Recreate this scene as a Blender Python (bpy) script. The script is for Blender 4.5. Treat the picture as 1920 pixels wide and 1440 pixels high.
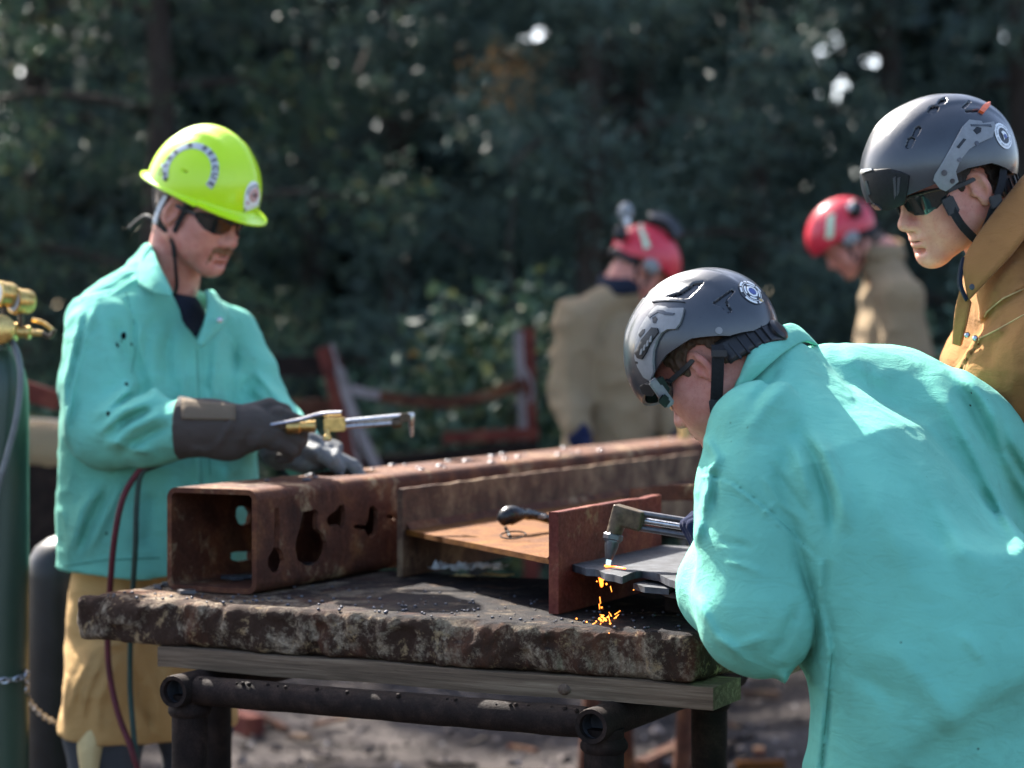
import bpy, bmesh, math, random
import numpy as np
from mathutils import Vector, Matrix
from mathutils.geometry import delaunay_2d_cdt

for _o in list(bpy.data.objects):
    bpy.data.objects.remove(_o)
SC = bpy.context.scene
COL = SC.collection
random.seed(7)
RNG = np.random.default_rng(7)

# ------------------------------------------------------------------ camera, sky, sun, exposure
FPX, HOR, CAMZ = 4200.0, 640.0, 1.42          # focal length and horizon row of the 1920x1440 photograph
cd = bpy.data.cameras.new('camera')
cam = bpy.data.objects.new('camera', cd)
COL.objects.link(cam)
cam.location = (0, 0, CAMZ)
cam.rotation_euler = (math.radians(90), 0, 0)
cd.sensor_width = 34.6
cd.lens = FPX * 34.6 / 1920.0
cd.shift_y = (HOR - 720.0) / 1920.0
cd.clip_end = 600
cd.dof.use_dof = True
cd.dof.focus_distance = 4.02
cd.dof.aperture_fstop = 2.35
cd.dof.aperture_blades = 0
SC.camera = cam

SUN_EL, SUN_H = math.radians(42), Vector((-0.52, 0.854, 0)).normalized()   # direction towards the sun
w = bpy.data.worlds.new('World')
SC.world = w
w.use_nodes = True
wn = w.node_tree
sky = wn.nodes.new('ShaderNodeTexSky')
sky.sky_type = 'NISHITA'
sky.sun_disc = False
sky.sun_elevation = SUN_EL
sky.sun_rotation = math.atan2(SUN_H.x, SUN_H.y)
sky.air_density = .8
sky.dust_density = 2.5
sky.ozone_density = .6
bg = wn.nodes['Background']
bg.inputs['Strength'].default_value = 0.115
wn.links.new(sky.outputs[0], bg.inputs['Color'])

sl = bpy.data.lights.new('sun', 'SUN')
sl.energy = 5.0
sl.angle = math.radians(0.55)
sl.color = (1.0, 0.95, 0.87)
sun = bpy.data.objects.new('sun', sl)
COL.objects.link(sun)
to_sun = Vector((SUN_H.x * math.cos(SUN_EL), SUN_H.y * math.cos(SUN_EL), math.sin(SUN_EL)))
sun.rotation_euler = (-to_sun).to_track_quat('-Z', 'Y').to_euler()
sun.location = (-5, 9, 9)

SC.view_settings.view_transform = 'Standard'
SC.view_settings.look = 'None'
SC.view_settings.gamma = 1.0
SC.view_settings.use_curve_mapping = False
SC.view_settings.exposure = 2.22
SC.render.engine = 'CYCLES'
SC.cycles.use_denoising = True
SC.cycles.max_bounces = 8
SC.cycles.transparent_max_bounces = 8
SC.cycles.caustics_reflective = False
SC.cycles.caustics_refractive = False

def at(px, py, Y):
    """The world point seen at a photograph pixel, Y metres away from the camera."""
    return Vector(((px - 960.0) / FPX * Y, Y, CAMZ + (HOR - py) / FPX * Y))

def atz(px, py, z):
    return at(px, py, (CAMZ - z) * FPX / (py - HOR))

# ------------------------------------------------------------------ materials
def nt(name):
    m = bpy.data.materials.new(name)
    m.use_nodes = True
    n = m.node_tree
    return m, n, n.nodes['Principled BSDF']

def N(n, t, **kw):
    x = n.nodes.new(t)
    for k, v in kw.items():
        if k in x.inputs:
            x.inputs[k].default_value = v
        else:
            setattr(x, k, v)
    return x

def coords(n, scale=(1, 1, 1), rot=(0, 0, 0), kind='Object'):
    tc = N(n, 'ShaderNodeTexCoord')
    mp = N(n, 'ShaderNodeMapping')
    mp.inputs['Scale'].default_value = scale
    mp.inputs['Rotation'].default_value = rot
    n.links.new(tc.outputs[kind], mp.inputs['Vector'])
    return mp.outputs['Vector']

def noise(n, vec, scale, detail=5, rough=.6, dist=0.0):
    x = N(n, 'ShaderNodeTexNoise')
    x.inputs['Scale'].default_value = scale
    x.inputs['Detail'].default_value = detail
    x.inputs['Roughness'].default_value = rough
    x.inputs['Distortion'].default_value = dist
    n.links.new(vec, x.inputs['Vector'])
    return x.outputs['Fac']

def ramp(n, fac, stops, interp='LINEAR'):
    r = N(n, 'ShaderNodeValToRGB')
    r.color_ramp.interpolation = interp
    while len(r.color_ramp.elements) < len(stops):
        r.color_ramp.elements.new(0.5)
    for e, (p, c) in zip(r.color_ramp.elements, stops):
        e.position = p
        e.color = (c, c, c, 1) if isinstance(c, (int, float)) else (*c, 1)
    n.links.new(fac, r.inputs['Fac'])
    return r.outputs['Color']

def mix(n, fac, a, b, mode='MIX'):
    x = N(n, 'ShaderNodeMix', data_type='RGBA', blend_type=mode)
    for s, v in ((0, fac), (6, a), (7, b)):
        if hasattr(v, 'is_linked'):
            n.links.new(v, x.inputs[s])
        elif s == 0:
            x.inputs[0].default_value = v
        else:
            x.inputs[s].default_value = (*v, 1)
    return x.outputs[2]

def bump(n, p, height, strength, dist, prev=None):
    b = N(n, 'ShaderNodeBump')
    b.inputs['Strength'].default_value = strength
    b.inputs['Distance'].default_value = dist
    n.links.new(height, b.inputs['Height'])
    if prev is not None:
        n.links.new(prev, b.inputs['Normal'])
    n.links.new(b.outputs[0], p.inputs['Normal'])
    return b.outputs[0]

M = {}
def plain(name, col, rough=.6, metal=0.0, var=.25, scale=30, bumpd=0.0, spec=.5, coat=0.0):
    m, n, p = nt(name)
    v = coords(n)
    f = noise(n, v, scale)
    lo = tuple(c * (1 - var) for c in col)
    hi = tuple(min(1, c * (1 + var)) for c in col)
    n.links.new(ramp(n, f, [(.3, lo), (.7, hi)]), p.inputs['Base Color'])
    g = noise(n, v, scale * 3)
    n.links.new(ramp(n, g, [(.3, max(0, rough - .1)), (.7, min(1, rough + .1))]), p.inputs['Roughness'])
    p.inputs['Metallic'].default_value = metal
    p.inputs['Specular IOR Level'].default_value = spec
    p.inputs['Coat Weight'].default_value = coat
    if bumpd:
        bump(n, p, f, .6, bumpd)
    M[name] = m
    return m

def cloth(name, col, stain=(.05, .06, .05), rough=.95, stain_at=(.62, .78), weave=900, wr=.006, sheen=.04, specks=True):
    m, n, p = nt(name)
    v = coords(n)
    big = noise(n, v, 5, 4)
    base = ramp(n, big, [(.3, tuple(c * .86 for c in col)), (.7, tuple(min(1, c * 1.1) for c in col))])
    st = ramp(n, noise(n, v, 9, 6, .65, .6), [(stain_at[0], 0.0), (stain_at[1], .55)])
    c = mix(n, st, base, stain)
    if specks:
        vo = N(n, 'ShaderNodeTexVoronoi')
        vo.inputs['Scale'].default_value = 26
        n.links.new(v, vo.inputs['Vector'])
        gate = ramp(n, noise(n, v, 7, 2), [(.57, 0.0), (.6, 1.0)])
        sp = ramp(n, vo.outputs['Distance'], [(.04, .85), (.075, 0.0)])
        c = mix(n, mix(n, 1.0, sp, gate, 'MULTIPLY'), c, (.012, .012, .01))
    n.links.new(c, p.inputs['Base Color'])
    p.inputs['Roughness'].default_value = rough
    p.inputs['Specular IOR Level'].default_value = .06
    p.inputs['Sheen Weight'].default_value = sheen
    p.inputs['Sheen Roughness'].default_value = .5
    w1 = noise(n, coords(n, (1, 1, 2.2)), 13, 5, .6, .8)
    b1 = bump(n, p, w1, .8, wr)
    b2 = bump(n, p, noise(n, v, 75, 6, .7, .5), .6, .0018, b1)
    bump(n, p, noise(n, v, weave, 2), .6, .0008, b2)
    M[name] = m
    return m

def rust(name, a=(.030, .012, .009), b=(.11, .036, .020), c=(.30, .12, .04), scale=9, pale=(.36, .27, .16), pale_at=(.72, .80), metal=.0, rough=.82):
    m, n, p = nt(name)
    v = coords(n)
    f = noise(n, v, scale, 8, .68, .5)
    base = ramp(n, f, [(.28, a), (.5, b), (.74, c)])
    fine = noise(n, v, scale * 14, 5, .7)
    base = mix(n, ramp(n, fine, [(.35, .0), (.75, .55)]), base, tuple(x * .35 for x in b))
    streak = noise(n, coords(n, (1, 1, .8)), scale * 3.1, 9, .74, .5)
    pl = ramp(n, mix(n, .5, streak, noise(n, v, scale * .5, 3), 'MIX'), [(pale_at[0] - .18, 0.0), (pale_at[1] - .14, .8)])
    base = mix(n, pl, base, pale)
    n.links.new(base, p.inputs['Base Color'])
    n.links.new(ramp(n, fine, [(.3, rough - .2), (.7, min(1, rough + .15))]), p.inputs['Roughness'])
    p.inputs['Metallic'].default_value = metal
    p.inputs['Specular IOR Level'].default_value = .12
    b1 = bump(n, p, f, .5, .004)
    bump(n, p, fine, .5, .0016, b1)
    M[name] = m
    return m

def setup_materials():
    cloth('teal_cloth', (.145, .445, .345), stain=(.105, .27, .205), stain_at=(.56, .82))
    cloth('tan_suede', (.30, .142, .050), stain=(.13, .055, .02), rough=1.0, weave=500, sheen=.05, stain_at=(.52, .75))
    cloth('tan_canvas', (.24, .175, .105), stain=(.12, .08, .045), rough=.95, specks=False)
    cloth('chaps_leather', (.50, .31, .125), stain=(.20, .10, .04), rough=.8, weave=300, wr=.006, specks=False)
    cloth('chaps_sunlit', (.62, .50, .26), stain=(.32, .20, .08), rough=.8, weave=300, wr=.008, specks=False)  # lighter copy of the chaps leather, sunlight put into its colour
    cloth('denim_grey', (.06, .065, .075), stain=(.03, .03, .03), specks=False)
    cloth('navy_shirt', (.016, .020, .032), stain=(.01, .01, .012), specks=False)
    cloth('navy_glove', (.011, .015, .042), stain=(.008, .008, .012), specks=False)
    cloth('black_glove', (.062, .052, .046), stain=(.02, .02, .02), rough=.7, specks=False, wr=.006)
    cloth('silver_glove', (.16, .165, .165), stain=(.03, .03, .03), rough=.45, stain_at=(.45, .6), specks=False, wr=.006)
    cloth('glove_cuff', (.13, .10, .07), stain=(.06, .045, .03), specks=False)
    plain('black_strap', (.012, .013, .015), .7, spec=.2, var=.3, scale=200, bumpd=.0006)
    plain('black_plastic', (.013, .014, .016), .38, spec=.35, var=.25, scale=60, bumpd=.0004)
    plain('grey_plastic', (.19, .20, .205), .5, var=.12, scale=80, bumpd=.0003)
    plain('vent_black', (.004, .004, .005), .95, var=.1, spec=.05)
    plain('seam_teal', (.05, .22, .17), .9)
    plain('seam_tan', (.42, .28, .12), .9)
    plain('boot_leather', (.03, .022, .016), .6)
    plain('steel_bright', (.42, .43, .45), .32, metal=1.0, var=.2, scale=90)
    plain('steel_dark', (.09, .09, .10), .42, metal=.8, var=.3, scale=60)
    plain('brass', (.52, .35, .12), .34, metal=.9, var=.35, scale=70, bumpd=.0004)
    plain('brass_dull', (.075, .052, .032), .5, spec=.25, metal=.3, var=.45, scale=60, bumpd=.0006)
    plain('cut_steel', (.042, .045, .052), .6, metal=.1, spec=.25, var=.6, scale=30, bumpd=.0015)
    plain('hose_red', (.085, .015, .02), .55, spec=.25, var=.2)
    plain('hose_green', (.022, .045, .034), .55, spec=.25, var=.2)
    plain('hose_grey', (.11, .12, .115), .55, var=.2)
    plain('rubber_black', (.010, .010, .011), .3, spec=.35, var=.3, scale=60)
    plain('orange_plastic', (.7, .12, .03), .5)
    plain('white_print', (.72, .74, .74), .5, var=.06)
    plain('grey_print', (.45, .48, .50), .5, var=.15, scale=60)
    plain('dark_print', (.03, .035, .045), .5)
    plain('red_print', (.45, .10, .07), .5)
    plain('blue_print', (.05, .08, .26), .45)
    plain('gold_print', (.55, .36, .12), .45)
    plain('lime_tape', (.42, .62, .42), .5, var=.1)
    plain('gauge_face', (.55, .55, .52), .4, var=.1)
    plain('litter_plastic', (.75, .77, .78), .25, var=.15)
    plain('litter_card', (.55, .38, .14), .7, var=.4)
    plain('paint_pale', (.17, .14, .135), .6, var=.45, scale=12)
    # helmets
    m, n, p = nt('lime_shell')
    v = coords(n)
    sc_ = ramp(n, noise(n, v, 40, 6, .7, 1.5), [(.66, 0.0), (.74, .5)])
    n.links.new(mix(n, sc_, (.50, .78, .006), (.26, .42, .01)), p.inputs['Base Color'])
    p.inputs['Roughness'].default_value = .3
    p.inputs['Coat Weight'].default_value = .15
    bump(n, p, noise(n, v, 25, 3), .12, .002)
    M['lime_shell'] = m
    m, n, p = nt('charcoal_shell')
    v = coords(n)
    f = noise(n, v, 12, 6, .65)
    n.links.new(ramp(n, f, [(.3, (.020, .025, .032)), (.7, (.034, .041, .050))]), p.inputs['Base Color'])
    scr = noise(n, coords(n, (1, 5, 1), (.4, .2, .7)), 60, 7, .75, 1.0)
    n.links.new(ramp(n, scr, [(.3, .26), (.62, .36), (.72, .55)]), p.inputs['Roughness'])
    p.inputs['Coat Weight'].default_value = .4
    p.inputs['Coat Roughness'].default_value = .17
    b1 = bump(n, p, noise(n, v, 700, 2), .25, .0005)
    bump(n, p, scr, .12, .0006, b1)
    M['charcoal_shell'] = m
    m, n, p = nt('red_shell')
    v = coords(n)
    n.links.new(ramp(n, noise(n, v, 14), [(.3, (.46, .018, .035)), (.7, (.60, .030, .055))]), p.inputs['Base Color'])
    p.inputs['Roughness'].default_value = .33
    bump(n, p, noise(n, v, 30, 3), .1, .002)
    M['red_shell'] = m
    m, n, p = nt('dark_lens')
    p.inputs['Base Color'].default_value = (.012, .016, .018, 1)
    p.inputs['Roughness'].default_value = .06
    p.inputs['Specular IOR Level'].default_value = .5
    p.inputs['Coat Weight'].default_value = .1
    M['dark_lens'] = m
    # skin, hair
    plain('shroud_black', (.010, .011, .012), .6, spec=.2, var=.2, scale=120, bumpd=.0004)
    for nm, c1, c2 in (('skin_ruddy', (.40, .155, .115), (.60, .28, .215)), ('skin_fair', (.50, .205, .145), (.66, .325, .24))):
        m, n, p = nt(nm)
        v = coords(n)
        c = ramp(n, noise(n, v, 18, 5, .6), [(.32, c1), (.68, c2)])
        dots = ramp(n, noise(n, v, 230, 3, .6), [(.30, .35), (.42, 0.0)])
        c = mix(n, ramp(n, noise(n, v, 38, 4, .6, .4), [(.5, 0.0), (.72, .55)]), c, (c1[0] * 1.05, c1[1] * .72, c1[2] * .72))
        n.links.new(mix(n, dots, c, tuple(x * .6 for x in c1)), p.inputs['Base Color'])
        p.inputs['Specular IOR Level'].default_value = .3
        p.inputs['Roughness'].default_value = .5
        p.inputs['Subsurface Weight'].default_value = .2
        p.inputs['Subsurface Radius'].default_value = (.012, .004, .002)
        bump(n, p, noise(n, v, 420, 3), .5, .0009)
        M[nm] = m
    for nm, a, b in (('hair_brown', (.030, .016, .009), (.11, .062, .034)), ('hair_dark', (.012, .009, .008), (.045, .033, .026)), ('hair_red', (.11, .045, .018), (.27, .12, .05))):
        m, n, p = nt(nm)
        s = noise(n, coords(n, (6, 1, 1.2)), 70, 6, .75, .6)
        n.links.new(ramp(n, s, [(.3, a), (.7, b)]), p.inputs['Base Color'])
        p.inputs['Roughness'].default_value = .5
        bump(n, p, s, .9, .003)
        M[nm] = m
    # metal of the yard
    rust('rust_brown', a=(.024, .011, .008), b=(.085, .032, .019), c=(.21, .09, .036))
    rust('rust_pale', a=(.035, .022, .016), b=(.095, .052, .034), c=(.17, .105, .066), scale=13, pale_at=(.66, .82), pale=(.30, .21, .12))
    rust('rust_orange', a=(.055, .017, .006), b=(.125, .044, .008), c=(.23, .10, .014), pale_at=(.82, .97), scale=11, pale=(.30, .15, .05))
    rust('rust_red', a=(.04, .012, .010), b=(.13, .032, .024), c=(.22, .07, .04), pale_at=(.78, .9))
    rust('rust_dark', a=(.006, .0045, .004), b=(.017, .011, .009), c=(.042, .026, .020), scale=22, pale_at=(.88, .98), pale=(.10, .07, .05))
    m, n, p = nt('cylinder_green')
    v = coords(n)
    f = noise(n, coords(n, (1, 1, .3)), 9, 6)
    c = ramp(n, f, [(.3, (.016, .038, .022)), (.7, (.032, .062, .038))])
    c = mix(n, ramp(n, noise(n, v, 35, 6, .75), [(.66, 0.0), (.72, .7)]), c, (.11, .075, .05))
    n.links.new(c, p.inputs['Base Color'])
    p.inputs['Roughness'].default_value = .42
    bump(n, p, noise(n, v, 40, 5), .2, .002)
    M['cylinder_green'] = m
    plain('cylinder_black', (.010, .010, .011), .4, spec=.25, var=.4, scale=14)
    # concrete
    m, n, p = nt('concrete')
    v = coords(n)
    c = ramp(n, noise(n, v, 95, 10, .85), [(.34, (.085, .06, .042)), (.5, (.27, .21, .145)), (.64, (.54, .44, .31))])
    soot = ramp(n, noise(n, v, 9.0, 14, .78, .25), [(.43, .0), (.51, .95)])
    c = mix(n, soot, c, (.036, .017, .011))
    red = ramp(n, noise(n, coords(n, (1, 1, .35)), 7, 6, .7, .4), [(.52, 0.0), (.66, .8)])
    c = mix(n, red, c, (.13, .05, .026))
    och = ramp(n, noise(n, v, 26, 9, .78, .3), [(.56, 0.0), (.64, .8)])
    c = mix(n, och, c, (.40, .28, .15))
    geo = N(n, 'ShaderNodeNewGeometry')
    sx = N(n, 'ShaderNodeSeparateXYZ')
    n.links.new(geo.outputs['Position'], sx.inputs[0])
    mr = N(n, 'ShaderNodeMapRange')
    mr.inputs['From Min'].default_value = -.6
    mr.inputs['From Max'].default_value = -.2
    n.links.new(sx.outputs['X'], mr.inputs['Value'])
    zt = N(n, 'ShaderNodeSeparateXYZ')
    n.links.new(geo.outputs['Normal'], zt.inputs[0])
    burn = mix(n, 1.0, ramp(n, mr.outputs[0], [(.0, .0), (1.0, .93)]), ramp(n, zt.outputs['Z'], [(.55, 0.0), (.85, 1.0)]), 'MULTIPLY')
    burn = mix(n, 1.0, burn, ramp(n, noise(n, v, 13, 7, .7, .5), [(.34, .35), (.48, 1.0)]), 'MULTIPLY')
    c = mix(n, burn, c, (.013, .013, .016))
    n.links.new(c, p.inputs['Base Color'])
    p.inputs['Roughness'].default_value = .85
    p.inputs['Specular IOR Level'].default_value = .12
    b1 = bump(n, p, noise(n, v, 70, 10, .8), 1.0, .010)
    bump(n, p, noise(n, v, 320, 4), .9, .003, b1)
    M['concrete'] = m
    # timber
    m, n, p = nt('weathered_wood')
    mp2 = N(n, 'ShaderNodeMapping')
    mp2.inputs['Scale'].default_value = (1.0, 22, 30)
    n.links.new(coords(n, (1, 1, 1), (0, 0, .4564)), mp2.inputs['Vector'])
    g = noise(n, mp2.outputs['Vector'], 3.0, 8, .65, .5)
    c = ramp(n, g, [(.25, (.034, .024, .016)), (.5, (.115, .080, .053)), (.75, (.225, .168, .115))])
    n.links.new(c, p.inputs['Base Color'])
    p.inputs['Roughness'].default_value = .85
    p.inputs['Specular IOR Level'].default_value = .15
    bump(n, p, g, .7, .004)
    M['weathered_wood'] = m
    # ground
    m, n, p = nt('dirt')
    v = coords(n)
    c = ramp(n, noise(n, v, 1.6, 8, .65, .5), [(.3, (.018, .015, .014)), (.5, (.058, .047, .043)), (.72, (.14, .118, .108))])
    c = mix(n, ramp(n, noise(n, v, 40, 5, .7), [(.45, 0.0), (.7, .6)]), c, (.04, .035, .032))
    n.links.new(c, p.inputs['Base Color'])
    p.inputs['Roughness'].default_value = .9
    p.inputs['Specular IOR Level'].default_value = .1
    b1 = bump(n, p, noise(n, v, 9, 8, .7), 1.0, .05)
    M['dirt'] = m
    m, n, p = nt('gravel_stone')
    geo = N(n, 'ShaderNodeNewGeometry')
    c = ramp(n, geo.outputs['Random Per Island'], [(.0, (.022, .018, .016)), (.5, (.075, .058, .052)), (.85, (.17, .14, .13)), (1.0, (.34, .30, .27))])
    n.links.new(c, p.inputs['Base Color'])
    p.inputs['Roughness'].default_value = .85
    p.inputs['Specular IOR Level'].default_value = .15
    M['gravel_stone'] = m
    m, n, p = nt('bark')
    v = coords(n, (6, 6, 1))
    f = noise(n, v, 6, 7, .7)
    n.links.new(ramp(n, f, [(.3, (.022, .017, .014)), (.7, (.085, .066, .053))]), p.inputs['Base Color'])
    p.inputs['Roughness'].default_value = .95
    p.inputs['Specular IOR Level'].default_value = .1
    bump(n, p, f, 1.0, .03)
    M['bark'] = m
    for nm, stops in (('pine_leaf', [(.0, (.042, .068, .056)), (.6, (.066, .104, .082)), (.95, (.095, .138, .098)), (1.0, (.13, .15, .075))]),
                      ('broad_leaf', [(.0, (.026, .054, .036)), (.55, (.052, .096, .056)), (.88, (.09, .13, .06)), (.985, (.17, .17, .055)), (1.0, (.26, .14, .04))]),
                      ('autumn_leaf', [(.0, (.13, .07, .025)), (.5, (.33, .16, .05)), (1.0, (.45, .26, .08))]),
                      ('wood_leaf', [(.0, (.034, .054, .048)), (.7, (.054, .084, .072)), (1.0, (.08, .11, .08))])):
        m, n, p = nt(nm)
        geo = N(n, 'ShaderNodeNewGeometry')
        c = ramp(n, geo.outputs['Random Per Island'], stops)
        n.links.new(c, p.inputs['Base Color'])
        p.inputs['Roughness'].default_value = .55
        p.inputs['Specular IOR Level'].default_value = .3
        tr = N(n, 'ShaderNodeBsdfTranslucent')
        n.links.new(c, tr.inputs['Color'])
        ms = N(n, 'ShaderNodeMixShader')
        ms.inputs[0].default_value = .16
        n.links.new(p.outputs[0], ms.inputs[1])
        n.links.new(tr.outputs[0], ms.inputs[2])
        n.links.new(ms.outputs[0], n.nodes['Material Output'].inputs['Surface'])
        M[nm] = m
    for nm, col, st in (('glow_orange', (1.0, .16, .015), 1.6), ('glow_yellow', (1.0, .24, .03), 1.5), ('flame_blue', (.55, .8, .9), .35), ('glow_red', (1.0, .10, .02), .5)):
        m, n, p = nt(nm)
        p.inputs['Base Color'].default_value = (.02, .01, .01, 1)
        p.inputs['Emission Color'].default_value = (*col, 1)
        p.inputs['Emission Strength'].default_value = st
        M[nm] = m

setup_materials()

# ------------------------------------------------------------------ object helpers
def A3(v):
    return np.array([v[0], v[1], v[2]], dtype=float)

def link(name, verts, faces, mat, parent=None, smooth=True, autos=None):
    me = bpy.data.meshes.new(name)
    if isinstance(verts, np.ndarray):
        verts = verts.tolist()
    if isinstance(faces, np.ndarray):
        faces = faces.tolist()
    me.from_pydata(verts, [], faces)
    mats = mat if isinstance(mat, (list, tuple)) else [mat]
    for x in mats:
        me.materials.append(M[x])
    if smooth:
        me.polygons.foreach_set('use_smooth', np.ones(len(me.polygons), dtype=bool))
    if autos is not None:
        try:
            me.set_sharp_from_angle(angle=math.radians(autos))
        except Exception:
            pass
    me.update()
    o = bpy.data.objects.new(name, me)
    COL.objects.link(o)
    if parent is not None:
        adopt(o, parent)
    return o

def root_of(o):
    if o.parent is None:
        return o.location.copy()
    return root_of(o.parent) + o.matrix_parent_inverse.translation + o.location

def adopt(o, parent):
    o.parent = parent
    o.matrix_parent_inverse = Matrix.Translation(-root_of(parent))

def empty(name, loc, label=None, cat=None, group=None):
    o = bpy.data.objects.new(name, None)
    o.empty_display_size = .1
    COL.objects.link(o)
    o.location = loc
    tag(o, label, cat, group)
    return o

def tag(o, label=None, cat=None, group=None, kind=None):
    for k, v in (('label', label), ('category', cat), ('group', group), ('kind', kind)):
        if v:
            o[k] = v
    return o

class MB:
    """collects simple shapes into one mesh"""
    def __init__(s):
        s.v, s.f = [], []
    def add(s, v, f):
        b = len(s.v)
        s.v += [tuple(x) for x in v]
        s.f += [tuple(i + b for i in q) for q in f]
        return s
    def box(s, c, half, ax=None, bev=.002):
        """bevelled box: centre, half sizes, axes as three vectors"""
        ax = ax or ((1, 0, 0), (0, 1, 0), (0, 0, 1))
        ax = [Vector(a).normalized() for a in ax]
        bm = bmesh.new()
        bmesh.ops.create_cube(bm, size=2)
        for q in bm.verts:
            q.co = Vector((q.co.x * half[0], q.co.y * half[1], q.co.z * half[2]))
        if bev:
            bmesh.ops.bevel(bm, geom=list(bm.edges), offset=min(bev, min(half) * .6), segments=2, affect='EDGES')
        bm.verts.index_update()
        c = Vector(c)
        v = [c + ax[0] * q.co.x + ax[1] * q.co.y + ax[2] * q.co.z for q in bm.verts]
        f = [[q.index for q in g.verts] for g in bm.faces]
        bm.free()
        return s.add(v, f)
    def tube(s, path, rad, n=12, cap=True, inner=None):
        P = [Vector(p) for p in path]
        k = len(P)
        R = rad if isinstance(rad, (list, tuple)) else [rad] * k
        v, f = [], []
        t0 = (P[1] - P[0]).normalized()
        up = Vector((0, 0, 1)) if abs(t0.z) < .9 else Vector((0, 1, 0))
        a = t0.cross(up).normalized()
        for i in range(k):
            t = (P[min(i + 1, k - 1)] - P[max(i - 1, 0)]).normalized()
            a = (a - t * a.dot(t)).normalized()
            b = t.cross(a)
            for j in range(n):
                an = 2 * math.pi * j / n
                v.append(P[i] + (a * math.cos(an) + b * math.sin(an)) * R[i])
        for i in range(k - 1):
            for j in range(n):
                j2 = (j + 1) % n
                f.append((i * n + j, i * n + j2, (i + 1) * n + j2, (i + 1) * n + j))
        if cap:
            f.append(tuple(range(n - 1, -1, -1)))
            f.append(tuple((k - 1) * n + j for j in range(n)))
        return s.add(v, f)
    def ball(s, c, r, n=10, sq=(1, 1, 1), ax=None):
        ax = ax or (Vector((1, 0, 0)), Vector((0, 1, 0)), Vector((0, 0, 1)))
        v, f = [], []
        c = Vector(c)
        m = max(4, n // 2)
        for i in range(m + 1):
            th = math.pi * i / m
            for j in range(n):
                ph = 2 * math.pi * j / n
                v.append(c + ax[0] * (r * sq[0] * math.sin(th) * math.cos(ph)) + ax[1] * (r * sq[1] * math.sin(th) * math.sin(ph)) + ax[2] * (r * sq[2] * math.cos(th)))
        for i in range(m):
            for j in range(n):
                j2 = (j + 1) % n
                f.append((i * n + j, i * n + j2, (i + 1) * n + j2, (i + 1) * n + j))
        return s.add(v, f)
    def lathe(s, base, axis, prof, n=20):
        """profile of (radius, height) pairs turned about an axis"""
        axis = Vector(axis).normalized()
        P = [Vector(base) + axis * h for _, h in prof]
        up = Vector((0, 0, 1)) if abs(axis.z) < .9 else Vector((0, 1, 0))
        a = axis.cross(up).normalized()
        b = axis.cross(a)
        v, f = [], []
        for (r, h), p in zip(prof, P):
            for j in range(n):
                an = 2 * math.pi * j / n
                v.append(p + (a * math.cos(an) + b * math.sin(an)) * max(r, 1e-5))
        for i in range(len(prof) - 1):
            for j in range(n):
                j2 = (j + 1) % n
                f.append((i * n + j, i * n + j2, (i + 1) * n + j2, (i + 1) * n + j))
        f.append(tuple(range(n - 1, -1, -1)))
        f.append(tuple((len(prof) - 1) * n + j for j in range(n)))
        return s.add(v, f)
    def plate(s, outer, holes, o, ax, ay, thick, step=None):
        """flat plate from a 2-D outline with holes; o + x*ax + y*ay, thickness along ax x ay"""
        o, ax, ay = Vector(o), Vector(ax).normalized(), Vector(ay).normalized()
        nn = ax.cross(ay).normalized()
        pts, tris, loops = cdt(outer, holes, step)
        k = len(pts)
        top = [o + ax * x + ay * y for x, y in pts]
        v = top + [p - nn * thick for p in top]
        f = [tuple(t) for t in tris] + [tuple(i + k for i in reversed(t)) for t in tris]
        for lp in boundary(tris):
            f.append((lp[1], lp[0], lp[0] + k, lp[1] + k))
        return s.add(v, f)
    def build(s, name, mat, parent=None, smooth=True, autos=40):
        return link(name, s.v, s.f, mat, parent, smooth, autos)

def pip(poly, x, y):
    r = False
    j = len(poly) - 1
    for i in range(len(poly)):
        xi, yi = poly[i]
        xj, yj = poly[j]
        if (yi > y) != (yj > y) and x < (xj - xi) * (y - yi) / (yj - yi) + xi:
            r = not r
        j = i
    return r

def cdt(outer, holes=(), step=None):
    pts = [Vector(p) for p in outer]
    edges = [(i, (i + 1) % len(outer)) for i in range(len(outer))]
    for h in holes:
        b = len(pts)
        pts += [Vector(p) for p in h]
        edges += [(b + i, b + (i + 1) % len(h)) for i in range(len(h))]
    if step:
        xs = [p[0] for p in outer]
        ys = [p[1] for p in outer]
        x = min(xs) + step * .5
        while x < max(xs):
            y = min(ys) + step * .5
            while y < max(ys):
                if pip(outer, x, y):
                    pts.append(Vector((x, y)))
                y += step
            x += step
    vo, _, fo, _, _, _ = delaunay_2d_cdt(pts, edges, [], 0, 1e-7)
    tris = []
    for t in fo:
        cx = sum(vo[i][0] for i in t) / len(t)
        cy = sum(vo[i][1] for i in t) / len(t)
        if pip(outer, cx, cy) and not any(pip(h, cx, cy) for h in holes):
            tris.append(tuple(t))
    return [(p[0], p[1]) for p in vo], tris, None

def boundary(tris):
    seen = {}
    for t in tris:
        for a, b in zip(t, t[1:] + t[:1]):
            seen[(a, b)] = 1
    return [(a, b) for (a, b) in seen if (b, a) not in seen]

def ragged(poly, step, amp, seed=1):
    """resample a closed 2-D outline and roughen it"""
    r = random.Random(seed)
    out = []
    for i in range(len(poly)):
        a, b = Vector(poly[i]), Vector(poly[(i + 1) % len(poly)])
        k = max(1, int((b - a).length / step))
        for j in range(k):
            p = a.lerp(b, j / k)
            out.append((p.x + r.uniform(-amp, amp), p.y + r.uniform(-amp, amp)))
    return out

# ------------------------------------------------------------------ signed-distance modelling
def ell(c, r, A=None):
    c, r = np.array(c, float), np.array(r, float)
    def f(P):
        q = P - c
        if A is not None:
            q = q @ A
        k0 = np.sqrt(((q / r) ** 2).sum(1)) + 1e-9
        k1 = np.sqrt(((q / (r * r)) ** 2).sum(1)) + 1e-9
        return k0 * (k0 - 1) / k1
    return f

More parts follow.
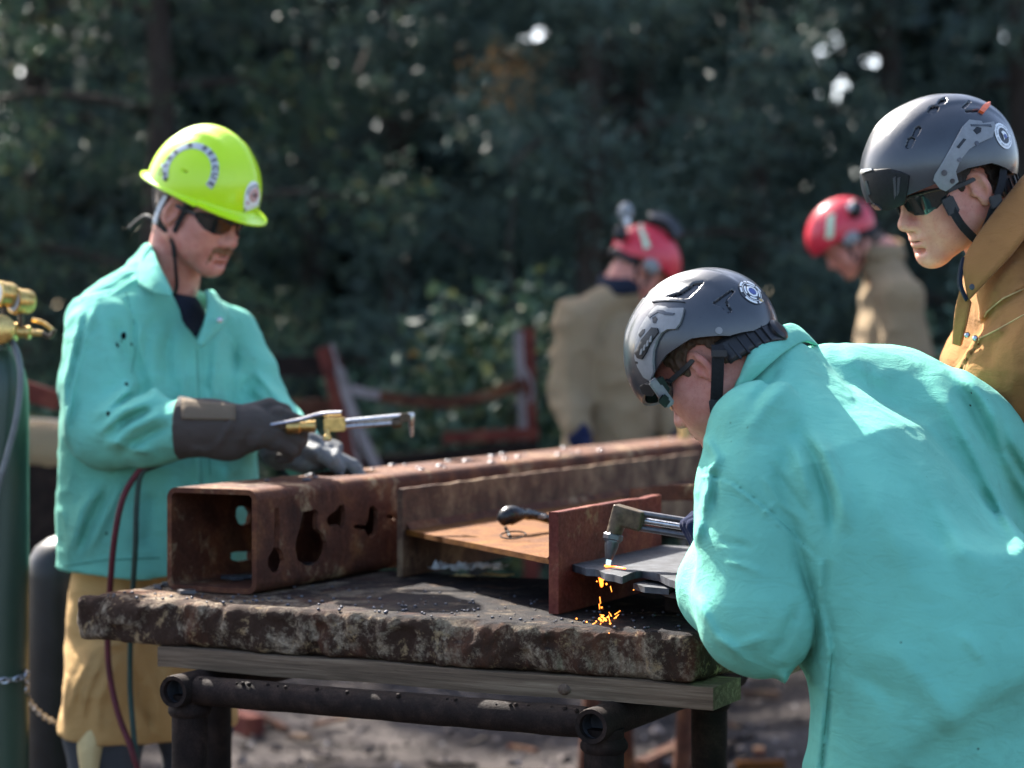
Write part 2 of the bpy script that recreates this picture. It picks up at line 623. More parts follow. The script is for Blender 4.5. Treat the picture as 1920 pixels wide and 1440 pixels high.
def rc(a, b, ra, rb):
    a, b = np.array(a, float), np.array(b, float)
    d = b - a
    l2 = max((d * d).sum(), 1e-12)
    def f(P):
        q = P - a
        t = np.clip((q @ d) / l2, 0, 1)
        return np.sqrt(((q - t[:, None] * d) ** 2).sum(1)) - (ra + t * (rb - ra))
    return f

def chain(pts, rad, k=.01):
    return U([rc(pts[i], pts[i + 1], rad[i], rad[i + 1]) for i in range(len(pts) - 1)], k)

def smin(a, b, k):
    if k <= 0:
        return np.minimum(a, b)
    h = np.maximum(k - np.abs(a - b), 0) / k
    return np.minimum(a, b) - h * h * k * .25

def U(fs, k=.02):
    def f(P):
        d = fs[0](P)
        for g in fs[1:]:
            d = smin(d, g(P), k)
        return d
    return f

def SUB(f, g, k=.01):
    return lambda P: -smin(-f(P), g(P), k)

def CUT(f, g, k=.0):
    return lambda P: -smin(-f(P), -g(P), k)

def plane(o, nrm):
    o, nrm = np.array(o, float), np.array(nrm, float)
    nrm = nrm / np.linalg.norm(nrm)
    return lambda P: (P - o) @ nrm

def hash3(i, j, k, s):
    h = (i * 374761393 + j * 668265263 + k * 2147483647 + s * 144665) & 0xffffffff
    h = ((h ^ (h >> 13)) * 1274126177) & 0xffffffff
    return ((h ^ (h >> 16)) & 0xffff) / 65535.0

def vnoise(P, scale, seed=0):
    Q = P * scale
    I = np.floor(Q).astype(np.int64)
    F = Q - I
    F = F * F * (3 - 2 * F)
    r = 0
    for dx in (0, 1):
        for dy in (0, 1):
            for dz in (0, 1):
                wt = (F[:, 0] if dx else 1 - F[:, 0]) * (F[:, 1] if dy else 1 - F[:, 1]) * (F[:, 2] if dz else 1 - F[:, 2])
                r = r + wt * hash3(I[:, 0] + dx, I[:, 1] + dy, I[:, 2] + dz, seed)
    return r * 2 - 1

def proj(P):
    Y = np.maximum(P[:, 1], .1)
    return 960 + P[:, 0] / Y * FPX, HOR - (P[:, 2] - CAMZ) / Y * FPX

def seg2(px, py, a, b):
    dx, dy = b[0] - a[0], b[1] - a[1]
    l2 = dx * dx + dy * dy + 1e-9
    t = np.clip(((px - a[0]) * dx + (py - a[1]) * dy) / l2, 0, 1)
    ex, ey = px - a[0] - t * dx, py - a[1] - t * dy
    return np.sqrt(ex * ex + ey * ey), (dx * (py - a[1]) - dy * (px - a[0])) / math.sqrt(l2)

def folds(f, lst, ymax=None):
    """wrinkles along photograph lines: (points, width px, height m) ridge, or with 's' a one-sided step"""
    def g(P):
        d = f(P)
        px, py = proj(P)
        near = 1.0 if ymax is None else 1 / (1 + np.exp((P[:, 1] - ymax) / .02))
        for it in lst:
            pts, wd, h = it[0], it[1], it[2]
            best, side = None, None
            for a, b in zip(pts[:-1], pts[1:]):
                q, s = seg2(px, py, a, b)
                if best is None:
                    best, side = q, s
                else:
                    m = q < best
                    best = np.where(m, q, best)
                    side = np.where(m, s, side)
            if len(it) <= 3:      # folds die away towards their ends
                (ax_, ay_), (bx_, by_) = pts[0], pts[-1]
                ln = math.hypot(bx_ - ax_, by_ - ay_)
                e = np.minimum(np.hypot(px - ax_, py - ay_), np.hypot(px - bx_, py - by_)) / (ln * .32)
                e = np.clip(e, 0, 1)
                h = h * (e * e * (3 - 2 * e))
            if len(it) > 3:
                x = side / wd
                d = d - h * near * x * np.exp(-.5 * (best / wd) ** 2) * 1.6
            else:
                d = d - h * near * np.exp(-(best / wd) ** 2)
        return d
    return g

def polymask(poly, px, py):
    """2-D signed distance to a polygon in photograph pixels (negative inside)"""
    best = None
    ins = np.zeros(px.shape, bool)
    j = len(poly) - 1
    for i in range(len(poly)):
        q, _ = seg2(px, py, poly[j], poly[i])
        best = q if best is None else np.minimum(best, q)
        xi, yi = poly[i]
        xj, yj = poly[j]
        c = ((yi > py) != (yj > py)) & (px < (xj - xi) * (py - yi) / ((yj - yi) if yj != yi else 1e-9) + xi)
        ins ^= c
        j = i
    return np.where(ins, -best, best)

def polysd(poly):
    def f(P):
        px, py = proj(P)
        return polymask(poly, px, py) * P[:, 1] / FPX
    return f

def crumple(P, scale, seed=0):
    return .5 - np.abs(vnoise(P, scale, seed)) * 1.6

def sdf_hit(f, pts, Y0, Y1, off=0.0):
    """points where lines of sight through photograph pixels meet a surface"""
    out = []
    Ys = np.linspace(Y0, Y1, 220)
    for px, py in pts:
        P = np.stack([(px - 960.0) / FPX * Ys, Ys, CAMZ + (HOR - py) / FPX * Ys], 1)
        d = f(P) - off
        k = np.argmax(d < 0)
        if d[k] >= 0:
            continue
        k = max(k, 1)
        t = d[k - 1] / (d[k - 1] - d[k] + 1e-9)
        out.append(Vector(P[k - 1] + (P[k] - P[k - 1]) * min(max(t, 0), 1)))
    return out

def poly_pts(pts, step=8):
    out = []
    for a, b in zip(pts[:-1], pts[1:]):
        n = max(1, int(math.hypot(b[0] - a[0], b[1] - a[1]) / step))
        out += [(a[0] + (b[0] - a[0]) * i / n, a[1] + (b[1] - a[1]) * i / n) for i in range(n)]
    return out + [pts[-1]]

def seam(f, pts, Y0, Y1, r, mat, parent, name='seam'):
    P = sdf_hit(f, poly_pts(pts), Y0, Y1)
    if len(P) > 2:
        MB().tube(P, r, 6).build(name, mat, parent)

def mesh_sdf(f, lo, hi, h, B=6):
    lo, hi = np.array(lo, float), np.array(hi, float)
    nb = np.maximum(1, np.ceil((hi - lo) / (h * B)).astype(int))
    n = nb * B + 1
    ii = np.stack(np.meshgrid(*[np.arange(k) for k in nb], indexing='ij'), -1).reshape(-1, 3)
    cen = lo + (ii + .5) * h * B
    dc = f(cen)
    keep = np.abs(dc) < B * h * .87 * 1.7 + .006
    full = np.repeat(np.repeat(np.repeat(dc.reshape(nb), B, 0), B, 1), B, 2)
    G = np.ones(n, np.float32)
    G[:-1, :-1, :-1] = full
    G[-1, :-1, :-1] = full[-1]
    G[:, -1, :-1] = G[:, -2, :-1]
    G[:, :, -1] = G[:, :, -2]
    need = np.zeros(n, bool)
    for b in ii[keep]:
        s = b * B
        need[s[0]:s[0] + B + 1, s[1]:s[1] + B + 1, s[2]:s[2] + B + 1] = True
    idx = np.argwhere(need)
    vals = np.empty(len(idx), np.float32)
    for s in range(0, len(idx), 400000):
        vals[s:s + 400000] = f(lo + idx[s:s + 400000] * h)
    G[need] = vals
    S = G < 0
    c = np.zeros(np.array(n) - 1, np.int8)
    for dx in (0, 1):
        for dy in (0, 1):
            for dz in (0, 1):
                c += S[dx:n[0] - 1 + dx, dy:n[1] - 1 + dy, dz:n[2] - 1 + dz]
    act = (c > 0) & (c < 8)
    cells = np.argwhere(act)
    vid = -np.ones(act.shape, np.int64)
    vid[act] = np.arange(len(cells))
    acc = np.zeros((len(cells), 3))
    cnt = np.zeros(len(cells))
    corners = [(0, 0, 0), (1, 0, 0), (0, 1, 0), (1, 1, 0), (0, 0, 1), (1, 0, 1), (0, 1, 1), (1, 1, 1)]
    val = {q: G[cells[:, 0] + q[0], cells[:, 1] + q[1], cells[:, 2] + q[2]] for q in corners}
    for a in corners:
        for ax in range(3):
            if a[ax] == 0:
                b = list(a)
                b[ax] = 1
                va, vb = val[a], val[tuple(b)]
                m = (va < 0) != (vb < 0)
                t = np.where(m, va / np.where(m, va - vb, 1), 0)
                p = np.array(a, float)[None, :].repeat(len(cells), 0)
                p[:, ax] += t
                acc[m] += p[m]
                cnt[m] += 1
    V = lo + (cells + acc / np.maximum(cnt, 1)[:, None]) * h
    faces = []
    for ax in range(3):
        sl0 = [slice(None)] * 3
        sl1 = [slice(None)] * 3
        sl0[ax] = slice(0, -1)
        sl1[ax] = slice(1, None)
        a0, a1 = S[tuple(sl0)], S[tuple(sl1)]
        e = np.argwhere(a0 != a1)
        u, v = (ax + 1) % 3, (ax + 2) % 3
        ok = (e[:, u] > 0) & (e[:, v] > 0) & (e[:, u] < n[u] - 1) & (e[:, v] < n[v] - 1)
        e = e[ok]
        flip = a0[e[:, 0], e[:, 1], e[:, 2]]
        q = []
        for du, dv in ((-1, -1), (0, -1), (0, 0), (-1, 0)):
            cc = e.copy()
            cc[:, u] += du
            cc[:, v] += dv
            q.append(vid[cc[:, 0], cc[:, 1], cc[:, 2]])
        q = np.stack(q, 1)
        q[~flip] = q[~flip][:, ::-1]
        faces.append(q)
    Fq = np.concatenate(faces)
    Fq = Fq[(Fq >= 0).all(1)]
    return V, Fq

def sdf_obj(name, f, lo, hi, h, mat, parent=None, tf=None):
    V, F = mesh_sdf(f, lo, hi, h)
    if tf is not None:
        V = tf(V)
    return link(name, V, F, mat, parent, True)

def loft(name, rows, mat, parent=None, thick=.004, sub=1, autos=None):
    """a sheet through rows of points, made solid"""
    rows = [[Vector(p) for p in r] for r in rows]
    for _ in range(sub):
        nr = []
        for r in rows:
            q = []
            for i in range(len(r) - 1):
                a, b, c, d = r[max(i - 1, 0)], r[i], r[i + 1], r[min(i + 2, len(r) - 1)]
                q += [b, (b + c) * .5625 - (a + d) * .0625]
            nr.append(q + [r[-1]])
        rows = nr
        nr = []
        for i in range(len(rows) - 1):
            a, b, c, d = rows[max(i - 1, 0)], rows[i], rows[i + 1], rows[min(i + 2, len(rows) - 1)]
            nr += [b, [(y + z) * .5625 - (x + t) * .0625 for x, y, z, t in zip(a, b, c, d)]]
        rows = nr + [rows[-1]]
    R, C = len(rows), len(rows[0])
    P = np.array([[tuple(p) for p in r] for r in rows])
    du = np.gradient(P, axis=1)
    dv = np.gradient(P, axis=0)
    nn = np.cross(du, dv)
    nn /= np.linalg.norm(nn, axis=2, keepdims=True) + 1e-9
    a = (P + nn * thick * .5).reshape(-1, 3)
    b = (P - nn * thick * .5).reshape(-1, 3)
    f = []
    k = R * C
    for i in range(R - 1):
        for j in range(C - 1):
            q = (i * C + j, i * C + j + 1, (i + 1) * C + j + 1, (i + 1) * C + j)
            f.append(q)
            f.append(tuple(x + k for x in reversed(q)))
    edge = [j for j in range(C)] + [i * C + C - 1 for i in range(1, R)] + [(R - 1) * C + j for j in range(C - 2, -1, -1)] + [i * C for i in range(R - 2, 0, -1)]
    for x, y in zip(edge, edge[1:] + edge[:1]):
        f.append((y, x, x + k, y + k))
    return link(name, np.concatenate([a, b]), f, mat, parent, True, autos)

def ribbon(name, path, out, width, thick, mat, parent=None, sub=2):
    """strap along a path; out = outward direction per point"""
    P = [Vector(p) for p in path]
    O = [Vector(o).normalized() for o in out]
    rows = [[], []]
    for i, p in enumerate(P):
        t = (P[min(i + 1, len(P) - 1)] - P[max(i - 1, 0)]).normalized()
        s = t.cross(O[i]).normalized() * (width * .5)
        rows[0].append(p - s)
        rows[1].append(p + s)
    return loft(name, [rows[0], [(a + b) * .5 for a, b in zip(*rows)], rows[1]], mat, parent, thick, sub)

def smooth_path(pts, n=4):
    P = [Vector(p) for p in pts]
    out = []
    for i in range(len(P) - 1):
        a, b, c, d = P[max(i - 1, 0)], P[i], P[i + 1], P[min(i + 2, len(P) - 1)]
        for j in range(n):
            t = j / n
            out.append(.5 * ((2 * b) + (c - a) * t + (2 * a - 5 * b + 4 * c - d) * t * t + (3 * b - a - 3 * c + d) * t ** 3))
    return out + [P[-1]]

# ------------------------------------------------------------------ ground
def build_ground():
    ax = np.concatenate([-np.geomspace(250, 9, 12), np.linspace(-8, 8, 65), np.geomspace(9, 250, 12)])
    ay = np.concatenate([-np.geomspace(60, 1, 8), np.linspace(0, 16, 65), np.geomspace(17, 450, 14)])
    X, Y = np.meshgrid(ax, ay, indexing='ij')
    P = np.stack([X.ravel(), Y.ravel(), np.zeros(X.size)], 1)
    z = vnoise(P, .8, 3) * .05 + vnoise(P, 2.3, 4) * .025
    z = np.where((np.abs(P[:, 0]) < 9) & (P[:, 1] > 5.6) & (P[:, 1] < 17), z, 0) - .03
    P[:, 2] = z
    k = len(ay)
    f = [(i * k + j, (i + 1) * k + j, (i + 1) * k + j + 1, i * k + j + 1) for i in range(len(ax) - 1) for j in range(k - 1)]
    tag(link('ground', P, f, 'dirt'), 'bare dark dirt of the work yard strewn with gravel', None, kind='structure')
    # loose gravel
    n = 5200
    x = RNG.uniform(-4.2, 4.2, n)
    y = RNG.uniform(5.2, 12.0, n)
    r = RNG.uniform(.006, .018, n) * (1 + (RNG.random(n) < .06) * 1.2)
    base = np.array([[0, 0, 1], [.9, 0, .3], [.28, .85, .25], [-.72, .52, .3], [-.72, -.52, .2], [.28, -.85, .3], [0, 0, -.6]])
    fb = [(0, 1, 2), (0, 2, 3), (0, 3, 4), (0, 4, 5), (0, 5, 1), (6, 2, 1), (6, 3, 2), (6, 4, 3), (6, 5, 4), (6, 1, 5)]
    V = np.repeat(base[None], n, 0) * r[:, None, None] * RNG.uniform(.6, 1.4, (n, 7, 3))
    an = RNG.uniform(0, 6.28, n)
    ca, sa = np.cos(an)[:, None], np.sin(an)[:, None]
    vx = V[:, :, 0] * ca - V[:, :, 1] * sa + x[:, None]
    vy = V[:, :, 0] * sa + V[:, :, 1] * ca + y[:, None]
    vz = V[:, :, 2] * .8 + .004 + r[:, None] * .2
    W = np.stack([vx, vy, vz], 2).reshape(-1, 3)
    F = (np.array(fb)[None] + (np.arange(n) * 7)[:, None, None]).reshape(-1, 3)
    o = link('gravel', W, F, 'gravel_stone', smooth=False)
    tag(o, 'loose pale and dark gravel scattered over the dirt', 'gravel', kind='stuff')

# ------------------------------------------------------------------ trees
def leaf_mesh(cen, size, asp=2.2, droop=0.0, lean=None):
    n = len(cen)
    a = RNG.normal(size=(n, 3))
    if lean is not None:
        a = a * .7 + lean
    a[:, 2] -= droop
    a /= np.linalg.norm(a, axis=1, keepdims=True)
    b = np.cross(a, RNG.normal(size=(n, 3)))
    b /= np.linalg.norm(b, axis=1, keepdims=True) + 1e-9
    s = size * RNG.uniform(.6, 1.4, n)
    l, wd = (a * (s * .5)[:, None]), (b * (s * .5 / asp)[:, None])
    nn = np.cross(a, b) * (s * .10)[:, None]
    V = np.stack([cen - l, cen - wd * 1.0 + nn, cen + l, cen + wd * 1.0 + nn], 1).reshape(-1, 3)
    i = np.arange(n) * 4
    F = np.concatenate([np.stack([i, i + 1, i + 2], 1), np.stack([i, i + 2, i + 3], 1)])
    return V, F

SKY_GAPS = [(1490, 60, 26, 22), (1580, 165, 30, 46), (1625, 115, 26, 24), (1655, 115, 30, 24), (1515, 175, 44, 22), (1405, 190, 26, 16), (1575, 90, 30, 26),
            (1710, 100, 22, 18), (1800, 15, 40, 14), (1830, 135, 36, 16), (1040, 118, 14, 14), (1085, 64, 12, 12), (1000, 65, 50, 30), (1540, 100, 30, 26),
            (1660, 165, 22, 18), (1560, 205, 30, 16), (1276, 322, 9, 9), (757, 480, 10, 10), (612, 156, 9, 9), (690, 170, 7, 7), (1345, 30, 25, 15), (835, 135, 8, 8),
            (548, 440, 8, 8), (90, 180, 8, 8), (10, 325, 10, 10), (410, 110, 7, 7), (823, 200, 8, 8), (678, 171, 6, 6), (80, 380, 14, 14), (1017, 480, 10, 14), (1462, 378, 10, 10)]
def thin(c, keep=.05, grow=.52):
    """openings in the canopy where the sky shows"""
    px, py = proj(c)
    m = np.ones(len(c), bool)
    for x, y, rx, ry in SKY_GAPS:
        m &= ((px - x) / (rx * grow)) ** 2 + ((py - y) / (ry * grow)) ** 2 > 1
    return c[m | (RNG.random(len(c)) < keep)]

def tree(name, x, y, h, spread, n, mat, size, label, low=.25, trunk_r=.11, lean=0.0, limbs=16, group='trees behind the yard'):
    t = empty(name, (x, y, 0), label, 'tree', group)
    r = random.Random(int(x * 100 + y * 10))
    pts = [Vector((x + lean * s * h + r.uniform(-.04, .04), y + r.uniform(-.04, .04), -.05 + s * h)) for s in np.linspace(0, 1, 9)]
    mb = MB()
    mb.tube(smooth_path(pts, 3), [trunk_r * (1 - .85 * i / 24) * (1.25 if i < 2 else 1) for i in range(25)], 9)
    mb.build('trunk', 'bark', t)
    lm = MB()
    cen, lean_v = [], []
    for i in range(limbs):
        s = low + (1 - low) * (i + r.random() * .8) / limbs
        o = pts[0].lerp(pts[-1], min(s, .97))
        an = i * 2.4 + r.uniform(-.5, .5)
        L = spread * (1.12 - s * .75) * r.uniform(.7, 1.25)
        d = Vector((math.cos(an), math.sin(an), r.uniform(-.1, .35)))
        e = o + d * L
        mid = o + d * (L * .55) + Vector((0, 0, .08))
        pth = smooth_path([o, mid, e - Vector((0, 0, .12 * L))], 4)
        lm.tube(pth, [trunk_r * .33 * (1 - .8 * k / 8) for k in range(9)], 5, cap=False)
        k = int(n / limbs)
        u = RNG.beta(1.6, 1.0, k)
        ip = np.clip((u * 8).astype(int), 0, 8)
        arr = np.array([tuple(q) for q in pth])
        # twig clumps along the limb
        nc = max(3, k // 55)
        cu = RNG.beta(1.7, 1.0, nc)
        cc = arr[np.clip((cu * 8).astype(int), 0, 8)] + RNG.normal(size=(nc, 3)) * L * np.array([.17, .17, .11])
        pick = RNG.integers(0, nc, k)
        c = cc[pick] + RNG.normal(size=(k, 3)) * size * np.array([1.55, 1.55, .95])
        cen.append(c)
    cen = np.concatenate(cen)
    cen = thin(cen[cen[:, 2] > .05])
    lm.build('limbs', 'bark', t)
    V, F = leaf_mesh(np.concatenate([cen, cen + RNG.normal(size=cen.shape) * size * .5]), size * .72, asp=3.4, droop=.25)
    link('crown', V, F, mat, t, smooth=False)
    return t

def shrub(x, y, h, rad, n, mat, size, label):
    t = empty('shrub', (x, y, 0), label, 'shrub', 'shrubs along the edge of the wood')
    mb = MB()
    r = random.Random(int(x * 91 + y * 7))
    cen = []
    for i in range(9):
        an = i * 2.4
        e = Vector((x + math.cos(an) * rad * r.uniform(.3, .9), y + math.sin(an) * rad * r.uniform(.3, .9), h * r.uniform(.55, 1)))
        pth = smooth_path([(x + r.uniform(-.05, .05), y, -.03), ((x + e.x) / 2, (y + e.y) / 2, e.z * .6), e], 3)
        mb.tube(pth, [.016 * (1 - .8 * k / 6) for k in range(7)], 5, cap=False)
        arr = np.array([tuple(q) for q in pth])
        k = n // 9
        ip = RNG.integers(2, 7, k)
        cen.append(arr[ip] + RNG.normal(size=(k, 3)) * rad * .22)
    cen = np.concatenate(cen)
    cen = cen[cen[:, 2] > .03]
    mb.build('stems', 'bark', t)
    V, F = leaf_mesh(cen, size, asp=1.6)
    link('foliage', V, F, mat, t, smooth=False)

def build_trees():
    P, B = 'pine_leaf', 'broad_leaf'
    spec = [
        ('pine_tree', -4.6, 13.2, 7.6, 1.7, 11000, P, .105, 'dark pine at the far edge behind the green gas cylinder'),
        ('pine_tree', -3.1, 14.6, 8.2, 1.7, 12000, P, .105, 'dark pine rising above the left end of the wood behind the lime helmet'),
        ('broadleaf_tree', -2.0, 12.6, 7.2, 1.5, 11000, B, .085, 'loose broadleaf tree directly behind the man in the lime helmet'),
        ('pine_tree', -.75, 14.2, 8.0, 1.5, 11000, P, .10, 'straight bare-stemmed pine in the middle between the lime and red helmets'),
        ('broadleaf_tree', .45, 13.0, 6.6, 1.4, 12000, P, .10, 'bushy blue-green tree with an orange sprig beside it, left of the red helmets'),
        ('pine_tree', 1.55, 14.4, 8.2, 1.5, 9000, P, .10, 'dark pine between the two red helmets'),
        ('pine_tree', 2.55, 15.2, 8.4, 1.3, 5200, P, .10, 'thin dark pine trunk with bright sky gaps on both sides'),
        ('pine_tree', 3.15, 14.0, 8.0, 1.3, 5200, P, .10, 'slender pine beside the sky gaps, above the tan-jacketed man at right'),
        ('broadleaf_tree', 4.3, 13.4, 7.2, 1.6, 9000, B, .085, 'broadleaf tree at the right edge behind the charcoal helmet'),
        ('pine_tree', -1.5, 16.5, 8.6, 1.8, 9000, P, .12, 'pine standing deeper in the wood behind the broadleaf tree'),
        ('pine_tree', 1.0, 17.0, 8.8, 1.8, 9000, P, .12, 'pine standing deeper in the wood behind the bushy blue-green tree'),
        ('pine_tree', 5.4, 16.0, 8.6, 1.9, 7000, P, .12, 'pine deeper in the wood past the right edge'),
    ]
    for nm, x, y, h, sp, n, m, sz, lb in spec:
        tree(nm, x, y, h, sp, n, m, sz, lb, low=.05 if y < 14 else .12, limbs=22)
    # orange autumn sprig tree
    tree('sapling', .02, 12.2, 3.05, .16, 130, 'autumn_leaf', .06, 'thin sapling with a few orange autumn leaves near its top', low=.9, trunk_r=.022, limbs=5)
    sh = [(-4.4, 11.6, 1.5, .7, 'dark leafy shrub behind the green gas cylinder'), (-3.0, 11.9, 1.35, .7, 'dark shrub behind the shoulder of the man in the lime helmet'),
          (-1.75, 11.4, 1.1, .6, 'low shrub behind the lit sleeve of the man in the lime helmet'), (-.55, 11.2, 1.55, .6, 'loose shrub with yellowish leaves behind the leaning rusty post'),
          (-.02, 10.6, 1.62, .42, 'pale green rounded shrub between the rusty posts'), (.85, 11.5, 1.3, .6, 'dark shrub behind the first red-helmeted man'),
          (1.9, 11.6, 1.4, .7, 'shrub behind the bending man, between the red helmets'), (3.0, 11.4, 1.6, .7, 'tall shrub behind the second red-helmeted man'),
          (4.2, 11.8, 1.5, .7, 'shrub at the right edge of the wood')]
    for x, y, h, rad, lb in sh:
        shrub(x, y, h, rad, 2600, B, .07, lb)
    # the deeper wood, one mass
    n = 105000
    c = np.stack([RNG.uniform(-11, 11, n), RNG.uniform(18.5, 25, n), RNG.uniform(0, 1, n) ** 1.05 * 9.2], 1)
    dens = vnoise(c, .55, 9)
    c = c[(dens > -.55) | (c[:, 2] < 1.5)]
    c = thin(c, .0, .66)
    V, F = leaf_mesh(c, .30, asp=1.7)
    mb = MB()
    for i in range(26):
        x, y = random.uniform(-10, 10), random.uniform(18, 25)
        pxx = 960 + x / y * FPX
        mb.tube([(x, y, -.1), (x + random.uniform(-.2, .2), y, 4.5), (x + random.uniform(-.3, .3), y, 9)], [.13, .10, .04], 7)
    o = link('forest', np.concatenate([V, np.array([tuple(q) for q in mb.v])]),
             [tuple(q) for q in F.tolist()] + [tuple(i + len(V) for i in q) for q in mb.f], ['wood_leaf', 'bark'], smooth=False)
    mi = np.zeros(len(o.data.polygons), np.int32)
    mi[len(F):] = 1
    o.data.polygons.foreach_set('material_index', mi)
    tag(o, 'dark mass of the deeper wood behind the trees', 'forest', kind='stuff')

# ------------------------------------------------------------------ work table: frame of pipes, boards, concrete slab
SO = Vector((0.326, 3.971, 0.90))                   # right front top corner of the slab
UX = Vector((0.8976, -0.4407, 0)).normalized()      # along the slab's front edge, to the right
VX = Vector((0.4407, 0.8976, 0)).normalized()       # away from the camera, along the beam
ZX = Vector((0, 0, 1))
def S(u, v, z):
    return Vector((SO.x, SO.y, 0)) + UX * u + VX * v + ZX * z
def uv_of(p):
    q = Vector(p) - SO
    return q.dot(UX), q.dot(VX)

def build_table():
    t = empty('pipe_frame_table', S(-.6, .3, 0), 'dark rusty welded pipe frame carrying the boards and the concrete slab', 'table')
    def pipe(name, a, b, r, cap=True, open_end=False, lumps=True):
        mb = MB()
        n = 14
        P = [a.lerp(b, i / n) for i in range(n + 1)]
        mb.tube(P, [r * random.uniform(.985, 1.02) for _ in P], 18, cap=not open_end)
        if open_end:     # bore of the open pipe
            d = (b - a).normalized()
            mb.lathe(a, d, [(r, 0), (r * 1.02, .004)], 18)
            bm = MB()
            q = [a + d * (x * .05) for x in range(5)]
            bore = MB()
        o = mb.build(name, 'rust_dark', t)
        return o
    zr, rr = .74, .028
    for u in (-.16, -1.048):
        a, b = S(u, -.095, zr), S(u, .62, zr)
        mb = MB()
        P = [a.lerp(b, i / 12) for i in range(13)]
        mb.tube(P, [rr * 1.12 * random.uniform(.985, 1.02) for _ in P], 20, cap=False)
        rail = mb.build('side_rail', 'rust_dark', t)
        d = VX
        rim = MB()
        rim.lathe(a - d * .002, d, [(rr * .80, 0.012), (rr * .82, .0), (rr * 1.10, -.001), (rr * 1.15, .006), (rr * 1.14, .014)], 24)
        rim.f = rim.f[:-2]
        rim.build('pipe_mouth', 'rust_dark', rail)
        bore = MB()
        bore.lathe(a + d * .004, d, [(rr * .84, 0), (rr * .84, .045)], 24)
        bore.f = [q for q in bore.f if len(q) == 4] + [bore.f[-1]]
        bore.build('pipe_bore', 'cut_steel', rail)
    for v in (-.05, .47):
        a, b = S(-1.02 if v < 0 else -1.32, v, zr - .002), S(-.19, v, zr - .002)
        mb = MB()
        P = [a.lerp(b, i / 20) for i in range(21)]
        mb.tube(P, [rr * random.uniform(.98, 1.04) for _ in P], 20)
        for k in range(26):           # slag beads
            q = a.lerp(b, random.random())
            mb.ball(q + Vector((random.uniform(-.6, .6) * rr, -random.uniform(.3, .8) * rr, rr * .85)), random.uniform(.002, .0055), 6)
        mb.build('cross_rail', 'rust_dark', t)
        for u in (-.16, -1.048 if v < 0 else -1.335):
            lg = MB()
            p0, p1 = S(u, v + .01, -.04), S(u, v + .01, zr - rr * .4)
            P = [p0.lerp(p1, i / 10) for i in range(11)]
            lg.tube(P, [.036 * random.uniform(.985, 1.015) for _ in P], 20)
            lg.build('leg', 'rust_dark', t)
            w_ = MB()
            w_.lathe(S(u, v + .01, zr - .055), (0, 0, 1), [(.037, 0), (.043, .008), (.043, .016), (.037, .026)], 18)
            w_.build('weld_bead', 'rust_dark', t)
    # boards that carry the slab
    def board(u0, u1, v0, v1, z0, z1, label, sd):
        mb = MB()
        n = 40
        r = random.Random(sd)
        V, F = [], []
        for i in range(n + 1):
            u = u0 + (u1 - u0) * i / n
            wob = .002 * math.sin(i * .4 + sd) + r.uniform(-.0006, .0006)
            for (v, z) in ((v0, z0), (v0 - .001, z0 + .004), (v0 - .001, z1 - .004), (v0, z1), (v1, z1), (v1, z0)):
                V.append(S(u, v + wob, z + wob * .6))
        for i in range(n):
            for j in range(6):
                a, b = i * 6 + j, i * 6 + (j + 1) % 6
                F.append((b, a, a + 6, b + 6))
        F.append(tuple(range(6)))
        F.append(tuple(n * 6 + j for j in range(5, -1, -1)))
        mb.add(V, F)
        o = mb.build('wooden_board', 'weathered_wood', None, True, 35)
        tag(o, label, 'board', 'boards under the slab')
        return o
    b0 = board(-1.15, .035, -.004, .135, .7695, .8095, 'weathered grey timber board with a knot under the front edge of the slab', 1)
    kn = MB()
    kc = S(-.255, -.0055, .786)
    kn.ball(kc, .013, 14, (1.0, .22, .8), (UX, VX, ZX))
    kn.build('knot', 'hair_brown', b0)
    board(-1.16, .02, .42, .56, .7695, .8095, 'weathered timber board under the rear edge of the slab', 5)
    # concrete slab
    L, D, T = 1.357, .74, .09
    c0 = A3(S(-L / 2, D / 2, .90 - T / 2))
    Ax = np.array([tuple(UX), tuple(VX), tuple(ZX)]).T
    def f(P):
        q = (P - c0) @ Ax
        # broken corner and worn arrises
        e = vnoise(P, 7, 1) * .004 + vnoise(P, 21, 2) * .004 + vnoise(P, 52, 3) * .0040 + vnoise(P, 95, 4) * .0025
        hz = np.abs(q[:, 2]) - T / 2
        d = np.stack([np.abs(q[:, 0]) - L / 2 + .018, np.abs(q[:, 1]) - D / 2 + .018, hz + .018], 1)
        out = np.sqrt((np.maximum(d, 0) ** 2).sum(1)) + np.minimum(d.max(1), 0) - .018
        top = np.clip((q[:, 2] - T * .25) / (T * .25), 0, 1)
        edge = np.clip(1 - np.minimum(np.abs(q[:, 1] + D / 2), np.abs(np.abs(q[:, 0]) - L / 2)) / .03, 0, 1)
        flat = np.clip(hz / .01 + 1.2, 0, 1)
        amp = np.where(np.abs(q[:, 2]) > T / 2 - .012, .22, 1.0)
        chip = (np.maximum(vnoise(P, 11, 6) - .15, 0) * .05 + np.maximum(vnoise(P, 30, 7) - .1, 0) * .02) * edge
        return out + e * np.maximum(amp, edge * .9) + chip
    V, F = mesh_sdf(f, S(-L / 2, D / 2, .855) - Vector((.85, .75, .075)), S(-L / 2, D / 2, .855) + Vector((.85, .75, .075)), .005)
    V[:, 2] = np.maximum(V[:, 2], .8105)
    V[:, 2] = np.minimum(V[:, 2], .9005 + np.where(V[:, 2] > .9, (V[:, 2] - .9) * .2, 0))
    o = link('concrete_slab', V, F, 'concrete', None, True)
    tag(o, 'thick broken concrete slab with rust and soot stains used as a cutting table', 'slab')

# ------------------------------------------------------------------ steel stock on the slab
def plane_hit(px, py, o, nrm):
    c = Vector((0, 0, CAMZ))
    d = at(px, py, 1.0) - c
    t = (Vector(o) - c).dot(Vector(nrm)) / d.dot(Vector(nrm))
    return c + d * t

